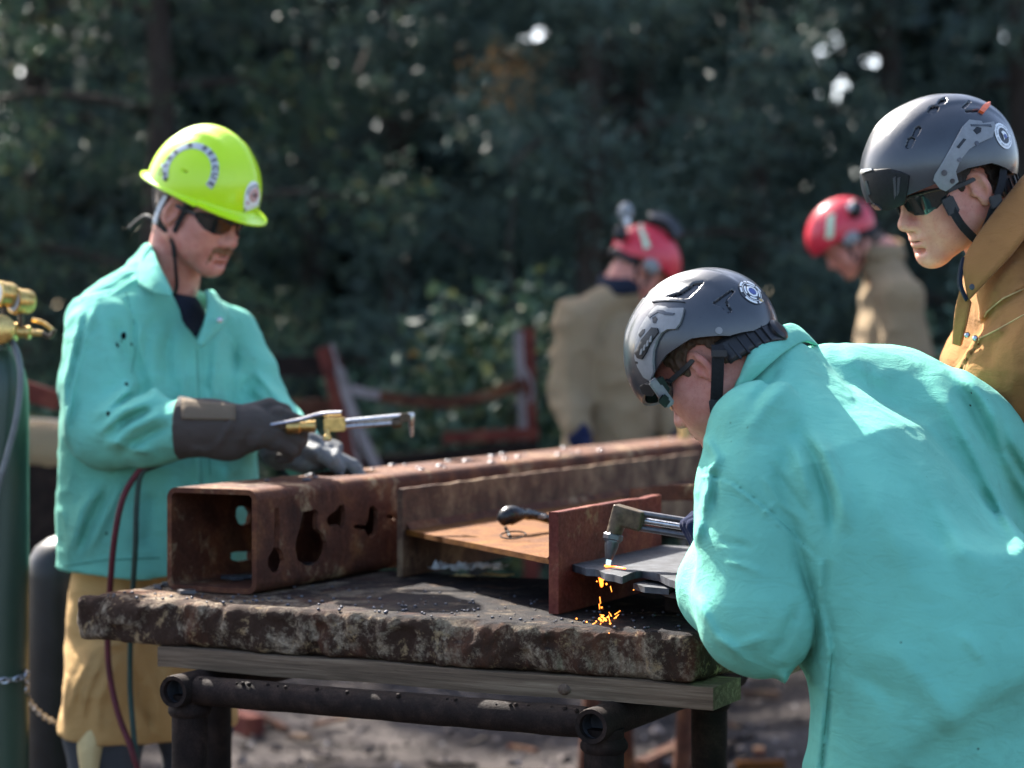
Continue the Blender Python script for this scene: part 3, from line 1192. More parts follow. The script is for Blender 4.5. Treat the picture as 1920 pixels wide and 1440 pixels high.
def build_tube():
    u0, u1, z0, z1, v0, v1 = -1.245, -1.025, .9025, 1.1165, .165, 3.02
    th, cr = .011, .022
    t = empty('square_steel_tube', S((u0 + u1) / 2, .2, z0), 'long rusty square steel tube with holes flame-cut through its side', 'steel tube')
    # near wall with cut holes, outlined from where they sit on the face
    def face(px, py):
        p = plane_hit(px, py, S(u1, 0, 0), UX)
        return (uv_of(p)[1], p.z)
    holes = [
        [(515, 953), (523, 951), (525, 985), (522, 1028), (528, 1032), (534, 1050), (531, 1066), (522, 1075), (510, 1073), (502, 1060), (503, 1044), (510, 1034), (514, 1022)],
        [(568, 960), (578, 957), (590, 955), (597, 960), (594, 975), (596, 992), (606, 1000), (613, 1018), (612, 1036), (603, 1052), (588, 1062), (572, 1060), (558, 1050), (553, 1030), (556, 1010), (562, 990)],
        [(612, 972), (622, 962), (632, 955), (636, 946), (645, 946), (648, 960), (646, 985), (640, 992), (634, 984), (620, 988), (613, 982)],
        [(662, 985), (672, 983), (684, 985), (690, 972), (692, 952), (700, 948), (708, 956), (709, 980), (706, 1000), (696, 1009), (688, 1003), (684, 994), (668, 992)],
        [(722, 968), (732, 963), (742, 965), (746, 972), (742, 976), (730, 972)],
    ]
    H = [ragged([face(*q) for q in h], .006, .0012, i) for i, h in enumerate(holes)]
    outer = [(v0, z0 + cr), (v1, z0 + cr), (v1, z1 - cr), (v0, z1 - cr)]
    mb = MB()
    mb.plate(outer, H, S(u1, 0, 0), VX, ZX, th)
    # far wall with larger openings through which the worker's coat shows
    def far(px, py):
        p = plane_hit(px, py, S(u0, 0, 0), UX)
        return (uv_of(p)[1], p.z)
    HF = [ragged([far(*q) for q in h], .006, .0012, 9 + i) for i, h in enumerate([
        [(436, 952), (446, 948), (458, 950), (464, 962), (460, 980), (448, 986), (439, 980), (434, 968)],
        [(425, 1036), (440, 1033), (462, 1034), (463, 1050), (440, 1053), (425, 1048)]])]
    outer = [(v0, z0 + cr), (v0, z1 - cr), (v1, z1 - cr), (v1, z0 + cr)]
    mb.plate(outer, HF, S(u0, 0, 0), VX, -ZX, th) if False else mb.plate([(v, -z) for v, z in [(v0, z0 + cr), (v1, z0 + cr), (v1, z1 - cr), (v0, z1 - cr)]], [[(v, -z) for v, z in h] for h in HF], S(u0, 0, 0), VX, -ZX, th)
    # top wall with a torn opening, and bottom wall
    TP = [[(.62, -1.21), (.78, -1.2), (.86, -1.17), (.85, -1.12), (.72, -1.10), (.63, -1.13)], [(1.25, -1.2), (1.42, -1.19), (1.4, -1.12), (1.27, -1.12)]]
    mb.plate([(u0 + cr, v0), (u1 - cr, v0), (u1 - cr, v1), (u0 + cr, v1)], [ragged([(u, v) for v, u in h], .01, .003, 20 + i) for i, h in enumerate(TP)], S(0, 0, z1), UX, VX, th)
    mb.plate([(-(u1 - cr), v0), (-(u0 + cr), v0), (-(u0 + cr), v1), (-(u1 - cr), v1)], [], S(0, 0, z0), -UX, VX, th)
    for cu, cz, a0 in ((u1 - cr, z1 - cr, 0), (u0 + cr, z1 - cr, 90), (u0 + cr, z0 + cr, 180), (u1 - cr, z0 + cr, 270)):
        V, F = [], []
        n = 6
        for v in (v0, v1):
            for i in range(n + 1):
                a = math.radians(a0 + 90 * i / n)
                V.append(S(cu + cr * math.cos(a), v, cz + cr * math.sin(a)))
                V.append(S(cu + (cr - th) * math.cos(a), v, cz + (cr - th) * math.sin(a)))
        m = 2 * (n + 1)
        for i in range(n):
            a = 2 * i
            F += [(a, a + 2, m + a + 2, m + a), (a + 1, m + a + 1, m + a + 3, a + 3), (a, a + 1, a + 3, a + 2), (m + a, m + a + 2, m + a + 3, m + a + 1)]
        mb.add(V, F)
    mb.build('tube_wall', 'rust_brown', t, True, 30)
    # slag lying in the tube
    for i in range(9):
        r = random.Random(i)
        m = MB()
        c = S(r.uniform(u0 + .05, u1 - .03), r.uniform(.22, .9), z0 + th + .006)
        n = 7
        pts = [(math.cos(k * 6.283 / n) * r.uniform(.015, .045), math.sin(k * 6.283 / n) * r.uniform(.012, .03)) for k in range(n)]
        m.plate(pts, [], c + Vector((0, 0, .004)), UX, VX, .007)
        o = m.build('slag_flake', 'cut_steel')
        tag(o, 'dull grey slag flake lying inside the square tube', 'slag', 'slag flakes in the tube')
    # crumbs of slag on top of the tube
    m = MB()
    for i in range(34):
        v = random.uniform(.4, 2.7)
        m.ball(S(random.uniform(u0 + .03, u1 - .02), v, z1 + .002), random.uniform(.003, .009), 6, (1.3, 1, .5))
    o = m.build('slag_crumbs', 'steel_dark')
    tag(o, 'small bright slag crumbs along the top of the square tube', 'slag', kind='stuff')
    # trestle under the far end
    tr = empty('steel_trestle', S(-1.13, 2.45, 0), 'rusty steel trestle under the far end of the long tube', 'trestle')
    MB().box(S(-1.10, 2.45, .87), (.28, .03, .03), (UX, VX, ZX), .004).build('top_bar', 'rust_dark', tr)
    for du in (-.30, .0):
        for dv in (-.12, .12):
            MB().tube([S(-.95 + du, 2.45 + dv * 1.6, -.05), S(-.95 + du, 2.45 + dv * .1, .85)], .026, 12).build('leg', 'rust_brown', tr)

def build_beam():
    t = empty('steel_beam', S(-.64, .5, .9), 'deep rusty wide-flange beam lying on its side with a flame-cut end', 'steel beam')
    z0, z1, zw = .9025, 1.0965, 1.0
    r = random.Random(3)
    def strip(u, v0, v1, name, mat, thick, wav=.0015, z1=z1):
        n = max(6, int((v1 - v0) / .04))
        V, F = [], []
        for i in range(n + 1):
            v = v0 + (v1 - v0) * i / n
            e = r.uniform(-wav, wav)
            for du, z in ((0, z0), (-thick, z0), (-thick, z1 + e - .002), (-thick + .002, z1 + e), (-.002, z1 + e), (0, z1 + e - .002)):
                V.append(S(u + du, v, z))
        for i in range(n):
            for j in range(6):
                a, b = i * 6 + j, i * 6 + (j + 1) % 6
                F.append((b, a, a + 6, b + 6)[::-1])
        F.append(tuple(range(5, -1, -1)))
        F.append(tuple(n * 6 + j for j in range(6)))
        return link(name, V, F, mat, t, True, 35)
    strip(-.925, .60, 2.385, 'flange', 'rust_pale', .014).__setitem__('label', 'long far flange with pale streaks')
    strip(-.335, .142, .655, 'flange', 'rust_red', .020).__setitem__('label', 'short near flange, dark red rust')
    # fillets at the flange roots
    for u, s, v0, v1 in ((-.925, 1, .615, 2.3), (-.355, -1, .16, .65)):
        mb = MB()
        V, F = [], []
        for v in (v0, v1):
            V += [S(u, v, zw + .0055), S(u + s * .014, v, zw + .0055), S(u + s * .006, v, zw + .011), S(u, v, zw + .021)]
        F = [(1, 2, 6, 5), (2, 3, 7, 6)] if s > 0 else [(2, 1, 5, 6), (3, 2, 6, 7)]
        mb.add(V, F).build('root_fillet', 'rust_brown', t)
    # web, cut on the skew between the flanges
    web = [(-.925, .612), (-.355, .155), (-.355, .65), (-.50, .72), (-.62, .95), (-.70, 1.35), (-.80, 1.65), (-.925, 1.72)]
    mb = MB()
    mb.plate(ragged(web, .02, .0012, 5), [], S(0, 0, zw + .0055), UX, VX, .011)
    mb.build('web', 'rust_orange', t, True, 30).__setitem__('label', 'orange rusted web, lit by the sun')
    # flame-cut web on the near side of the short flange
    zc = .986
    cut = [(1084, 1064), (1100, 1072), (1118, 1073), (1136, 1081), (1150, 1083), (1166, 1087), (1178, 1082), (1190, 1077), (1205, 1076), (1222, 1080), (1236, 1082), (1250, 1090), (1262, 1094), (1290, 1105)]
    pl = []
    for q in cut:
        p = atz(*q, zc)
        pl.append(uv_of(p))
    pl[0] = (-.3345, .205)
    outl = pl + [(pl[-1][0] + .05, pl[-1][1] + .02), (.02, .655), (-.3345, .655)]
    mb = MB()
    mb.plate(ragged(outl, .012, .0013, 8), [], S(0, 0, zc + .0055), UX, VX, .013)
    mb.build('web', 'cut_steel', t, True, 30).__setitem__('label', 'grey flame-cut web with a jagged front edge')
    # crossing stock behind: a bent strip and a short channel
    b = smooth_path([S(-.60, 1.12, 1.075), S(-.42, 1.02, 1.095), S(-.25, 1.05, 1.088), S(-.1, 1.2, 1.05)], 5)
    o = loft('bent_strip', [[p for p in b], [p + Vector((0, 0, -.035)) for p in b]], 'rust_brown', None, .012, 1, 40)
    tag(o, 'short rusty strip bent into an arc behind the near flange', 'steel strip')
    MB().box(S(-.15, .95, .958), (.16, .07, .055), (UX, VX, ZX), .004).build('steel_block', 'rust_orange')
    tag(bpy.data.objects['steel_block'], 'orange rusted steel offcut behind the cutting torch', 'steel offcut')
    MB().box(S(-.46, .50, .945), (.05, .03, .043), (UX, VX, ZX), .004).build('packing_block', 'rust_dark')
    tag(bpy.data.objects['packing_block'], 'dark steel packing block propping the beam web above the slab', 'steel block')
    # two cut tongues lying under the torch
    for k, (pts, z, lb) in enumerate(((((1188, 1094), (1215, 1086), (1240, 1089), (1262, 1096), (1254, 1104), (1222, 1101), (1208, 1100)), .972, 'toothed grey steel offcut lying just under the torch, nearer the flange'),
                                       (((1236, 1102), (1252, 1095), (1300, 1106), (1300, 1116), (1272, 1112), (1250, 1108)), .964, 'toothed grey steel offcut disappearing under the teal sleeve'))):
        mb = MB()
        mb.plate(ragged([uv_of(atz(x, y, z)) for x, y in pts][::-1], .01, .001, k), [], S(0, 0, z), UX, VX, .011)
        o = mb.build('cut_offcut', 'cut_steel', None, True, 30)
        tag(o, lb, 'steel offcut', 'offcuts under the torch')
    # packing under the offcuts so they rest on something
    MB().box(S(-.08, .30, .932), (.09, .035, .030), (UX, VX, ZX), .004).build('packing_block', 'rust_dark')
    o = [x for x in bpy.data.objects if x.name.startswith('packing_block')][-1]
    tag(o, 'low sooty steel block under the offcuts beside the torch', 'steel block')

def build_small():
    # black striker-like tool on the web
    zt = 1.0055
    path = smooth_path([at(938, 980, 4.80), at(952, 968, 4.80), at(975, 964, 4.82), at(1000, 966, 4.86), at(1030, 974, 4.90), at(1062, 986, 4.96)], 5)
    rad = [.006 + .0155 * math.exp(-((i - 6) / 5.5) ** 2) + .004 * (i > 12) for i in range(len(path))]
    t = empty('hand_tool', atz(960, 1010, zt), 'black curved hand tool with a bulbous end lying on the orange web', 'hand tool')
    MB().tube(path, rad, 14).build('grip', 'rubber_black', t)
    ring = [atz(962, 1003, zt + .012) + UX * (.028 * math.cos(a)) + VX * (.02 * math.sin(a)) + ZX * (.006 * math.sin(a)) for a in np.linspace(0, 6.0, 18)]
    MB().tube(ring, .0018, 6).build('wire_loop', 'rust_dark', t)
    MB().box(at(1012, 968, 4.865), (.012, .01, .004), (UX, VX, ZX), .001).build('clip', 'steel_bright', t)
    MB().tube([at(948, 990, 4.81), atz(956, 1006, zt + .004)], .004, 8).build('foot', 'rubber_black', t)
    # litter on the slab
    r = random.Random(11)
    for k, (px, py, s, mt, lb) in enumerate(((848, 1072, .05, 'litter_plastic', 'crumpled clear plastic wrapper lying nearest the long flange on the slab'), (905, 1070, .05, 'litter_plastic', 'crumpled pale plastic scrap lying under the orange web'),
                                             (868, 1084, .026, 'litter_card', 'torn yellow paper scrap beside the plastic wrapper'), (930, 1082, .035, 'litter_card', 'flat torn brown card scrap under the orange web'))):
        c = atz(px, py, .903)
        n = 8
        V = [tuple(c + UX * ((i / n - .5) * s * 2) + VX * ((j / n - .5) * s * 1.3) + ZX * (.004 + abs(r.gauss(0, .007)) * (mt == 'litter_plastic') + r.uniform(0, .003))) for i in range(n + 1) for j in range(n + 1) ]
        F = [(i * (n + 1) + j, (i + 1) * (n + 1) + j, (i + 1) * (n + 1) + j + 1, i * (n + 1) + j + 1) for i in range(n) for j in range(n) if r.random() > .12 or (1 < i < n - 2)]
        o = link('litter_scrap', V, F, mt, None, False)
        tag(o, lb, 'litter', 'litter on the slab')
    for k, (px, py, s) in enumerate(((312, 1098, .016), (296, 1102, .012), (350, 1112, .02))):
        m = MB()
        c = atz(px, py, .903)
        m.plate([(math.cos(a) * s * r.uniform(.6, 1.3), math.sin(a) * s * r.uniform(.5, 1)) for a in np.linspace(0, 5.5, 7)], [], c + Vector((0, 0, .007)), UX, VX, .007)
        o = m.build('slag_chip', 'steel_dark')
        tag(o, ['grey slag chip against the left corner of the tube mouth', 'smallest slag chip on the slab left of the tube', 'dark slag chip under the lip of the tube mouth'][k], 'slag', 'slag chips by the tube')
    # spatter on the slab
    m = MB()
    for i in range(260):
        u, v = random.uniform(-1.3, -.02), random.betavariate(1, 2) * .5 + .012
        m.ball(S(u, v, .902), random.uniform(.0012, .0045), 5, (1, 1, .7))
    o = m.build('slag_grit', 'steel_dark', None, False)
    tag(o, 'fine dark slag grit spread over the slab', 'slag', kind='stuff')

# ------------------------------------------------------------------ scrap yard behind
def bar(name, path, w, t, mat, label, cat, group=None, parent=None, up=(0, 0, 1)):
    P = smooth_path(path, 4) if len(path) > 2 else [Vector(p) for p in path]
    V, F = [], []
    for i, p in enumerate(P):
        tg = (P[min(i + 1, len(P) - 1)] - P[max(i - 1, 0)]).normalized()
        s = tg.cross(Vector(up)).normalized()
        n2 = s.cross(tg).normalized()
        for a, b in ((-1, -1), (1, -1), (1, 1), (-1, 1)):
            V.append(p + s * (a * t / 2) + n2 * (b * w / 2))
    for i in range(len(P) - 1):
        for j in range(4):
            a, b = i * 4 + j, i * 4 + (j + 1) % 4
            F.append((b, a, a + 4, b + 4))
    F += [(0, 1, 2, 3), tuple(len(P) * 4 - 1 - j for j in range(4))]
    o = link(name, V, F, mat, parent, False)
    if parent is None:
        tag(o, label, cat, group)
    return o

def build_scrap():
    Y = 9.6
    f = empty('steel_rack', at(640, 1440, Y), 'rusty leaning rack post of angle steel with two props, left of the sagging strap', 'rack')
    bar('post', [at(610, 650, Y), at(640, 760, Y), at(690, 1010, Y)], .07, .08, 'rust_red', '', '', parent=f, up=(0, 1, 0))
    bar('post_edge', [at(622, 645, Y - .03), at(648, 745, Y - .035), at(700, 1010, Y - .03)], .03, .016, 'paint_pale', '', '', parent=f, up=(0, 1, 0))
    bar('prop', [at(636, 690, Y - .05), at(668, 790, Y - .05), at(770, 1010, Y - .1)], .05, .04, 'paint_pale', '', '', parent=f, up=(0, 1, 0))
    for q in ([at(690, 1010, Y), at(720, 1500, Y)], [at(770, 1010, Y - .1), at(830, 1500, Y)]):
        bar('lower_leg', q, .07, .07, 'rust_brown', '', '', parent=f, up=(0, 1, 0))
    g = empty('steel_post', at(1005, 1460, Y + .2), 'upright rusty steel post with flaking pale paint beside the first red-helmeted man', 'post')
    bar('stem', [at(988, 615, Y + .2), at(1004, 1460, Y + .2)], .085, .07, 'rust_red', '', '', parent=g, up=(0, 1, 0))
    bar('flange_edge', [at(972, 622, Y + .16), at(982, 840, Y + .16)], .016, .04, 'paint_pale', '', '', parent=g, up=(0, 1, 0))
    bar('paint_patch', [at(985, 690, Y + .165), at(1000, 730, Y + .165), at(993, 755, Y + .165)], .034, .016, 'paint_pale', '', '', parent=g, up=(0, 1, 0))
    o = bar('steel_strap', [at(652, 730, Y - .04), at(710, 742, Y - .02), at(780, 752, Y), at(850, 754, Y + .05), at(915, 742, Y + .1), at(982, 718, Y + .14)], .048, .018, 'rust_brown', 'sagging rusty steel strap slung between the leaning rack post and the upright post', 'steel strap')
    e = bar('paint_coat', [at(654, 729, Y - .052), at(685, 737, Y - .045), at(712, 741, Y - .034)], .042, .010, 'paint_pale', '', '', parent=o)
    for a, b, yy, w_, m, lb in ((( 480, 690), (640, 684), 9.8, .09, 'rust_dark', 'dark upper rail of scrap behind the lit sleeve'), ((480, 765), (640, 762), 9.8, .06, 'rust_brown', 'lower rusty rail of scrap behind the torch of the lime-helmeted man'),
                              ((870, 822), (1010, 812), 9.75, .048, 'rust_red', 'reddish scrap bar lying against the upright post'), ((720, 870), (1010, 838), 9.7, .055, 'rust_dark', 'long dark scrap bar behind the square tube'),
                              ((55, 722), (110, 752), 7.2, .06, 'rust_red', 'reddish scrap bar beside the green gas cylinder, uppermost there'), ((50, 790), (112, 792), 7.4, .022, 'steel_bright', 'thin pale scrap rod between the green cylinder and the teal coat')):
        bar('scrap_bar', [at(a[0] - 40, a[1], yy), at(*b, yy)], w_, w_, m, lb, 'scrap bar', 'scrap steel behind the table')
    o = MB().tube(smooth_path([at(28, 842, 7.3), at(80, 838, 7.3), at(128, 850, 7.3)], 4), [.085, .088, .09, .09, .09, .09, .09, .085, .08], 16).build('leather_roll', 'tan_canvas')
    tag(o, 'dusty pinkish roll lying between the green cylinder and the teal coat', 'roll')
    MB().box(at(78, 1000, 7.35), (.16, .12, .27), None, .01).build('steel_drum_stand', 'rust_dark')
    tag(bpy.data.objects['steel_drum_stand'], 'dark box stand under the dusty roll', 'stand')
    MB().box(at(78, 1270, 7.35), (.2, .15, .28), None, .01).build('base', 'rust_dark', bpy.data.objects['steel_drum_stand'])
    # lengths on the ground under the table
    for k, (a, b, w_, mt, lb) in enumerate((((1200, 1440), (1330, 1378), .05, 'rust_brown', 'rusty angle bar on the ground behind the right table leg'), ((1290, 1442), (1368, 1402), .05, 'rust_dark', 'dark angle bar on the ground beside the teal coat hem'),
                                            ((1380, 1436), (1470, 1434), .03, 'rust_orange', 'orange rusted flat bar on the ground beside the teal coat hem'), ((1340, 1295), (1460, 1305), .03, 'rust_pale', 'pale strip lying behind the slab corner'),
                                            ((425, 1345), (480, 1362), .07, 'rust_red', 'reddish scrap block on the ground behind the left table leg'))):
        p, q = atz(*a, w_ * .5), atz(*b, w_ * .5)
        bar('ground_bar', [p, q], w_, w_, mt, lb, 'scrap bar', 'scrap steel on the ground')
    rs = random.Random(21)
    for k in range(16):
        x, y = rs.uniform(440, 1440), rs.uniform(1338, 1436)
        c = atz(x, y, .015)
        a = rs.uniform(0, 3.1)
        mb = MB()
        mb.box(c + Vector((0, 0, .004)), (rs.uniform(.03, .12), rs.uniform(.008, .02), rs.uniform(.004, .010)), ((math.cos(a), math.sin(a), rs.uniform(-.1, .1)), (-math.sin(a), math.cos(a), 0), (0, 0, 1)), .003)
        o = mb.build('scrap_offcut', rs.choice(['rust_brown', 'rust_dark', 'rust_pale', 'rust_dark']))
        tag(o, 'small rusty steel offcut on the dirt seen under the table', 'steel offcut', 'offcuts under the table')
    # small stones and chunks one can pick out
    for k in range(26):
        x, y = random.uniform(430, 1440), random.uniform(1345, 1436)
        c = atz(x, y, .01)
        r_ = random.uniform(.010, .024)
        m = MB()
        m.ball(c + Vector((0, 0, r_ * .4)), r_, 7, (random.uniform(.8, 1.5), random.uniform(.7, 1.2), random.uniform(.5, .8)))
        m.v = [tuple(np.array(q) + RNG.normal(size=3) * r_ * .13) for q in m.v]
        o = m.build('stone', 'gravel_stone', None, False)
        tag(o, 'small angular stone on the dirt seen under the table', 'stone', 'stones under the table')

# ------------------------------------------------------------------ gas cylinders
def build_cylinders():
    Y = 5.15
    c = at(0, 900, Y)
    t = empty('gas_cylinder', (c.x, Y, 0), 'green gas cylinder with brass regulator and gauges at the left edge', 'gas cylinder')
    r = .066
    ztop = at(0, 690, Y).z
    MB().lathe((c.x, Y, -.02), (0, 0, 1), [(r * .95, 0), (r, .02), (r, ztop - .06), (r * .97, ztop - .02), (r * .86, ztop + .015), (r * .62, ztop + .045), (r * .42, ztop + .06), (r * .42, ztop + .1)], 40).build('cylinder_body', 'cylinder_green', t)
    MB().lathe((c.x, Y, ztop + .04), (0, 0, 1), [(.026, 0), (.028, .012), (.02, .03), (.016, .05)], 20).build('neck_ring', 'steel_dark', t)
    v = at(12, 618, Y)
    reg = MB().lathe(at(-22, 620, Y), (1, 0, -.05), [(.012, 0), (.03, .004), (.036, .012), (.036, .022), (.028, .026), (.028, .042), (.022, .046), (.022, .066), (.014, .07), (.012, .085), (.016, .088), (.016, .096), (.008, .1), (.007, .125)], 22).build('regulator', 'brass', t)
    MB().lathe(at(2, 618, Y - .05), (0, -1, .08), [(.030, -.03), (.034, 0), (.034, .012), (.027, .018), (.012, .022)], 22).build('regulator_dome', 'brass', reg)
    MB().lathe(at(8, 655, Y), (0, 0, 1), [(.012, 0), (.016, .004), (.016, .02), (.011, .024), (.011, .05)], 14).build('inlet_nut', 'brass_dull', reg)
    for k, (px, py, dy) in enumerate(((8, 552, -.02), (40, 565, .0))):
        d = Vector((-.72, -.69, .08)).normalized()
        p = at(px, py, Y + dy)
        g = MB().lathe(p - d * .016, d, [(.010, -.012), (.026, -.008), (.029, 0), (.029, .026), (.031, .028), (.031, .036), (.026, .037)], 26).build('gauge', 'brass', t)
        MB().lathe(p + d * .0205, d, [(.025, 0), (.0245, .001)], 24).build('gauge_face', 'gauge_face', g)
        MB().tube([p - Vector((0, 0, .028)), p - Vector((0, 0, .07))], .007, 8).build('gauge_stem', 'brass_dull', g)
    MB().tube(smooth_path([at(64, 622, Y), at(80, 626, Y), at(94, 632, Y), at(102, 618, Y)], 4), .006, 8).build('adjusting_screw', 'brass_dull', t)
    MB().tube(smooth_path([at(60, 600, Y + .03), at(80, 605, Y + .03), at(98, 618, Y + .02)], 4), .005, 8).build('outlet_tube', 'brass', t)
    hp = smooth_path([at(22, 640, Y - .03), at(34, 668, Y - .06), at(39, 715, Y - .075), at(30, 790, Y - .085), at(12, 860, Y - .085), at(-12, 960, Y - .09), at(-40, 1250, Y - .09), at(-50, 1440, Y - .09)], 5)
    MB().tube(hp, .008, 10).build('hose', 'hose_grey', t)
    # second, dark bottle
    Y2 = 5.55
    c2 = at(128, 1200, Y2)
    z2 = at(0, 1035, Y2).z
    o = MB().lathe((c2.x, Y2, -.02), (0, 0, 1), [(.098, 0), (.104, .02), (.104, z2 - .04), (.099, z2), (.08, z2 + .035), (.05, z2 + .055), (.03, z2 + .062)], 40).build('cylinder_body', 'cylinder_black')
    e = empty('gas_cylinder', (c2.x, Y2, 0), 'squat black gas cylinder with a sunlit shoulder behind the green one', 'gas cylinder', 'gas cylinders')
    t['group'] = 'gas cylinders'
    adopt(o, e)
    MB().lathe((c2.x, Y2, z2 + .055), (0, 0, 1), [(.028, 0), (.03, .02), (.018, .03), (.018, .06)], 16).build('valve', 'brass_dull', e)
    # chain round both bottles
    ch = empty('safety_chain', at(60, 1300, Y - .08), 'galvanised chain looped from the green cylinder round the black one', 'chain')
    p1 = [at(-40, 1272, Y - .075), at(5, 1276, Y - .085), at(42, 1270, Y - .06), at(50, 1262, Y - .03), at(50, 1300, Y - .01), at(60, 1322, Y + .05), at(85, 1345, Y + .12), at(118, 1360, Y + .2), at(150, 1368, Y + .28)]
    P = smooth_path(p1, 6)
    dist = [0]
    for a, b in zip(P[:-1], P[1:]):
        dist.append(dist[-1] + (b - a).length)
    step = .0155
    n = int(dist[-1] / step)
    for i in range(n):
        s = i * step
        k = max(j for j in range(len(P)) if dist[j] <= s)
        k = min(k, len(P) - 2)
        f = (s - dist[k]) / max(1e-6, dist[k + 1] - dist[k])
        p = P[k].lerp(P[k + 1], f)
        tg = (P[k + 1] - P[k]).normalized()
        a = tg.cross(Vector((0, 0, 1)) if abs(tg.z) < .9 else Vector((0, 1, 0))).normalized()
        b = tg.cross(a)
        sd = (a + b * .4).normalized() if i % 2 else (b - a * .4).normalized()
        ring = [p + tg * (.0115 * math.cos(q)) + sd * (.0062 * math.sin(q)) for q in np.linspace(0, 2 * math.pi, 11)]
        MB().tube(ring, .0021, 5, cap=False).build('chain_link', 'steel_bright', ch)

# ------------------------------------------------------------------ people: heads
def head_frame(F, pitch, roll=0.0):
    """columns: right, forward, up of a head looking along F, tipped down by pitch degrees"""
    F = Vector((F[0], F[1], 0)).normalized()
    R = Vector((F.y, -F.x, 0))
    p = math.radians(pitch)
    Yv = F * math.cos(p) - ZX * math.sin(p)
    Zv = R.cross(Yv)
    if roll:
        q = Matrix.Rotation(math.radians(roll), 3, Yv)
        R, Zv = q @ R, q @ Zv
    return np.array([tuple(R), tuple(Yv), tuple(Zv)]).T

class Head:
    def __init__(s, ear, ear_side, F, pitch, scale=1.0, roll=0.0):
        s.A = head_frame(F, pitch, roll)
        s.s = scale
        s.O = A3(ear) - s.A @ (np.array([.076 * ear_side, -.012, -.012]) * scale)
    def w(s, L):
        L = np.atleast_2d(np.array(L, float))
        return s.O + (L * s.s) @ s.A.T
    def w1(s, x, y, z):
        return Vector(s.w([[x, y, z]])[0])
    def loc(s, W):
        return ((np.atleast_2d(np.array(W, float)) - s.O) @ s.A) / s.s
    def d(s, x, y, z):
        return Vector(s.A @ np.array([x, y, z]))

def ear_sdf(side):
    c = np.array([.0755 * side, -.012, -.012])
    ca, sa = math.cos(.42 * side), math.sin(.42 * side)      # stands out from the head
    A = np.array([[ca, -sa, 0], [sa, ca, 0], [0, 0, 1]])
    t = math.radians(-14)
    T = np.array([[1, 0, 0], [0, math.cos(t), -math.sin(t)], [0, math.sin(t), math.cos(t)]])
    A = A @ T
    outer = ell(c + A @ np.array([0.004 * side, 0, .002]), (.0085, .0175, .031), A)
    bowl = ell(c + A @ np.array([.0125 * side, .003, -.001]), (.0085, .0105, .020), A)
    inner = ell(c + A @ np.array([.012 * side, .001, .016]), (.006, .010, .008), A)
    tragus = ell(c + A @ np.array([.006 * side, .015, -.004]), (.005, .005, .007), A)
    lobe = ell(c + A @ np.array([.003 * side, .005, -.026]), (.0055, .0085, .009), A)
    return U([SUB(SUB(U([outer, lobe], .008), bowl, .004), inner, .003), tragus], .003)

def face_sdf(jaw=1.0, nose=1.0, brow=1.0):
    sk = ell((0, -.008, .030), (.0745, .097, .088))
    fc = ell((0, .030, -.028), (.060, .064, .086))
    parts = [sk, fc]
    for s in (-1, 1):
        parts += [rc((.050 * s * jaw, -.002, -.058), (.016 * s, .070, -.100), .022, .020),
                  ell((.043 * s, .055, -.026), (.024, .028, .026)),
                  ell((.036 * s, .052, -.062), (.026, .030, .030))]
    parts += [rc((-.030, .081, .021), (.030, .081, .021), .013 * brow, .013 * brow), ell((0, .084, -.101), (.021, .016, .017))]
    f = U(parts, .030)
    # muzzle
    f = U([f, ell((0, .078, -.064), (.030, .024, .026))], .02)
    for s in (-1, 1):
        f = SUB(f, ell((.033 * s, .101, -.001), (.019, .016, .0125)), .016)
    for s in (-1, 1):
        f = U([f, ell((.032 * s, .0765, -.001), (.0145, .0125, .0115))], .004)
    nz = U([rc((0, .090, .006), (0, .108 * nose, -.030), .0085, .0105), ell((0, .110 * nose, -.036), (.0125, .0125, .0105))]
           + [ell((.0125 * s, .099, -.0415), (.0085, .0105, .0085)) for s in (-1, 1)], .012)
    f = U([f, nz], .011)
    for s in (-1, 1):
        f = SUB(f, ell((.0065 * s, .106, -.0485), (.0042, .0060, .0040)), .003)
    up = rc((-.019, .0935, -.0655), (.019, .0935, -.0655), .0055, .0055)
    ul = ell((0, .099, -.0650), (.013, .0055, .0050))
    ll = ell((0, .0975, -.0755), (.017, .0065, .0060))
    f = U([f, up, ul, ll], .008)
    f = SUB(f, ell((0, .104, -.0702), (.022, .009, .0013)), .003)
    f = SUB(f, ell((0, .097, -.0875), (.016, .008, .0045)), .010)
    f = U([f, ear_sdf(1), ear_sdf(-1)], .006)
    return f

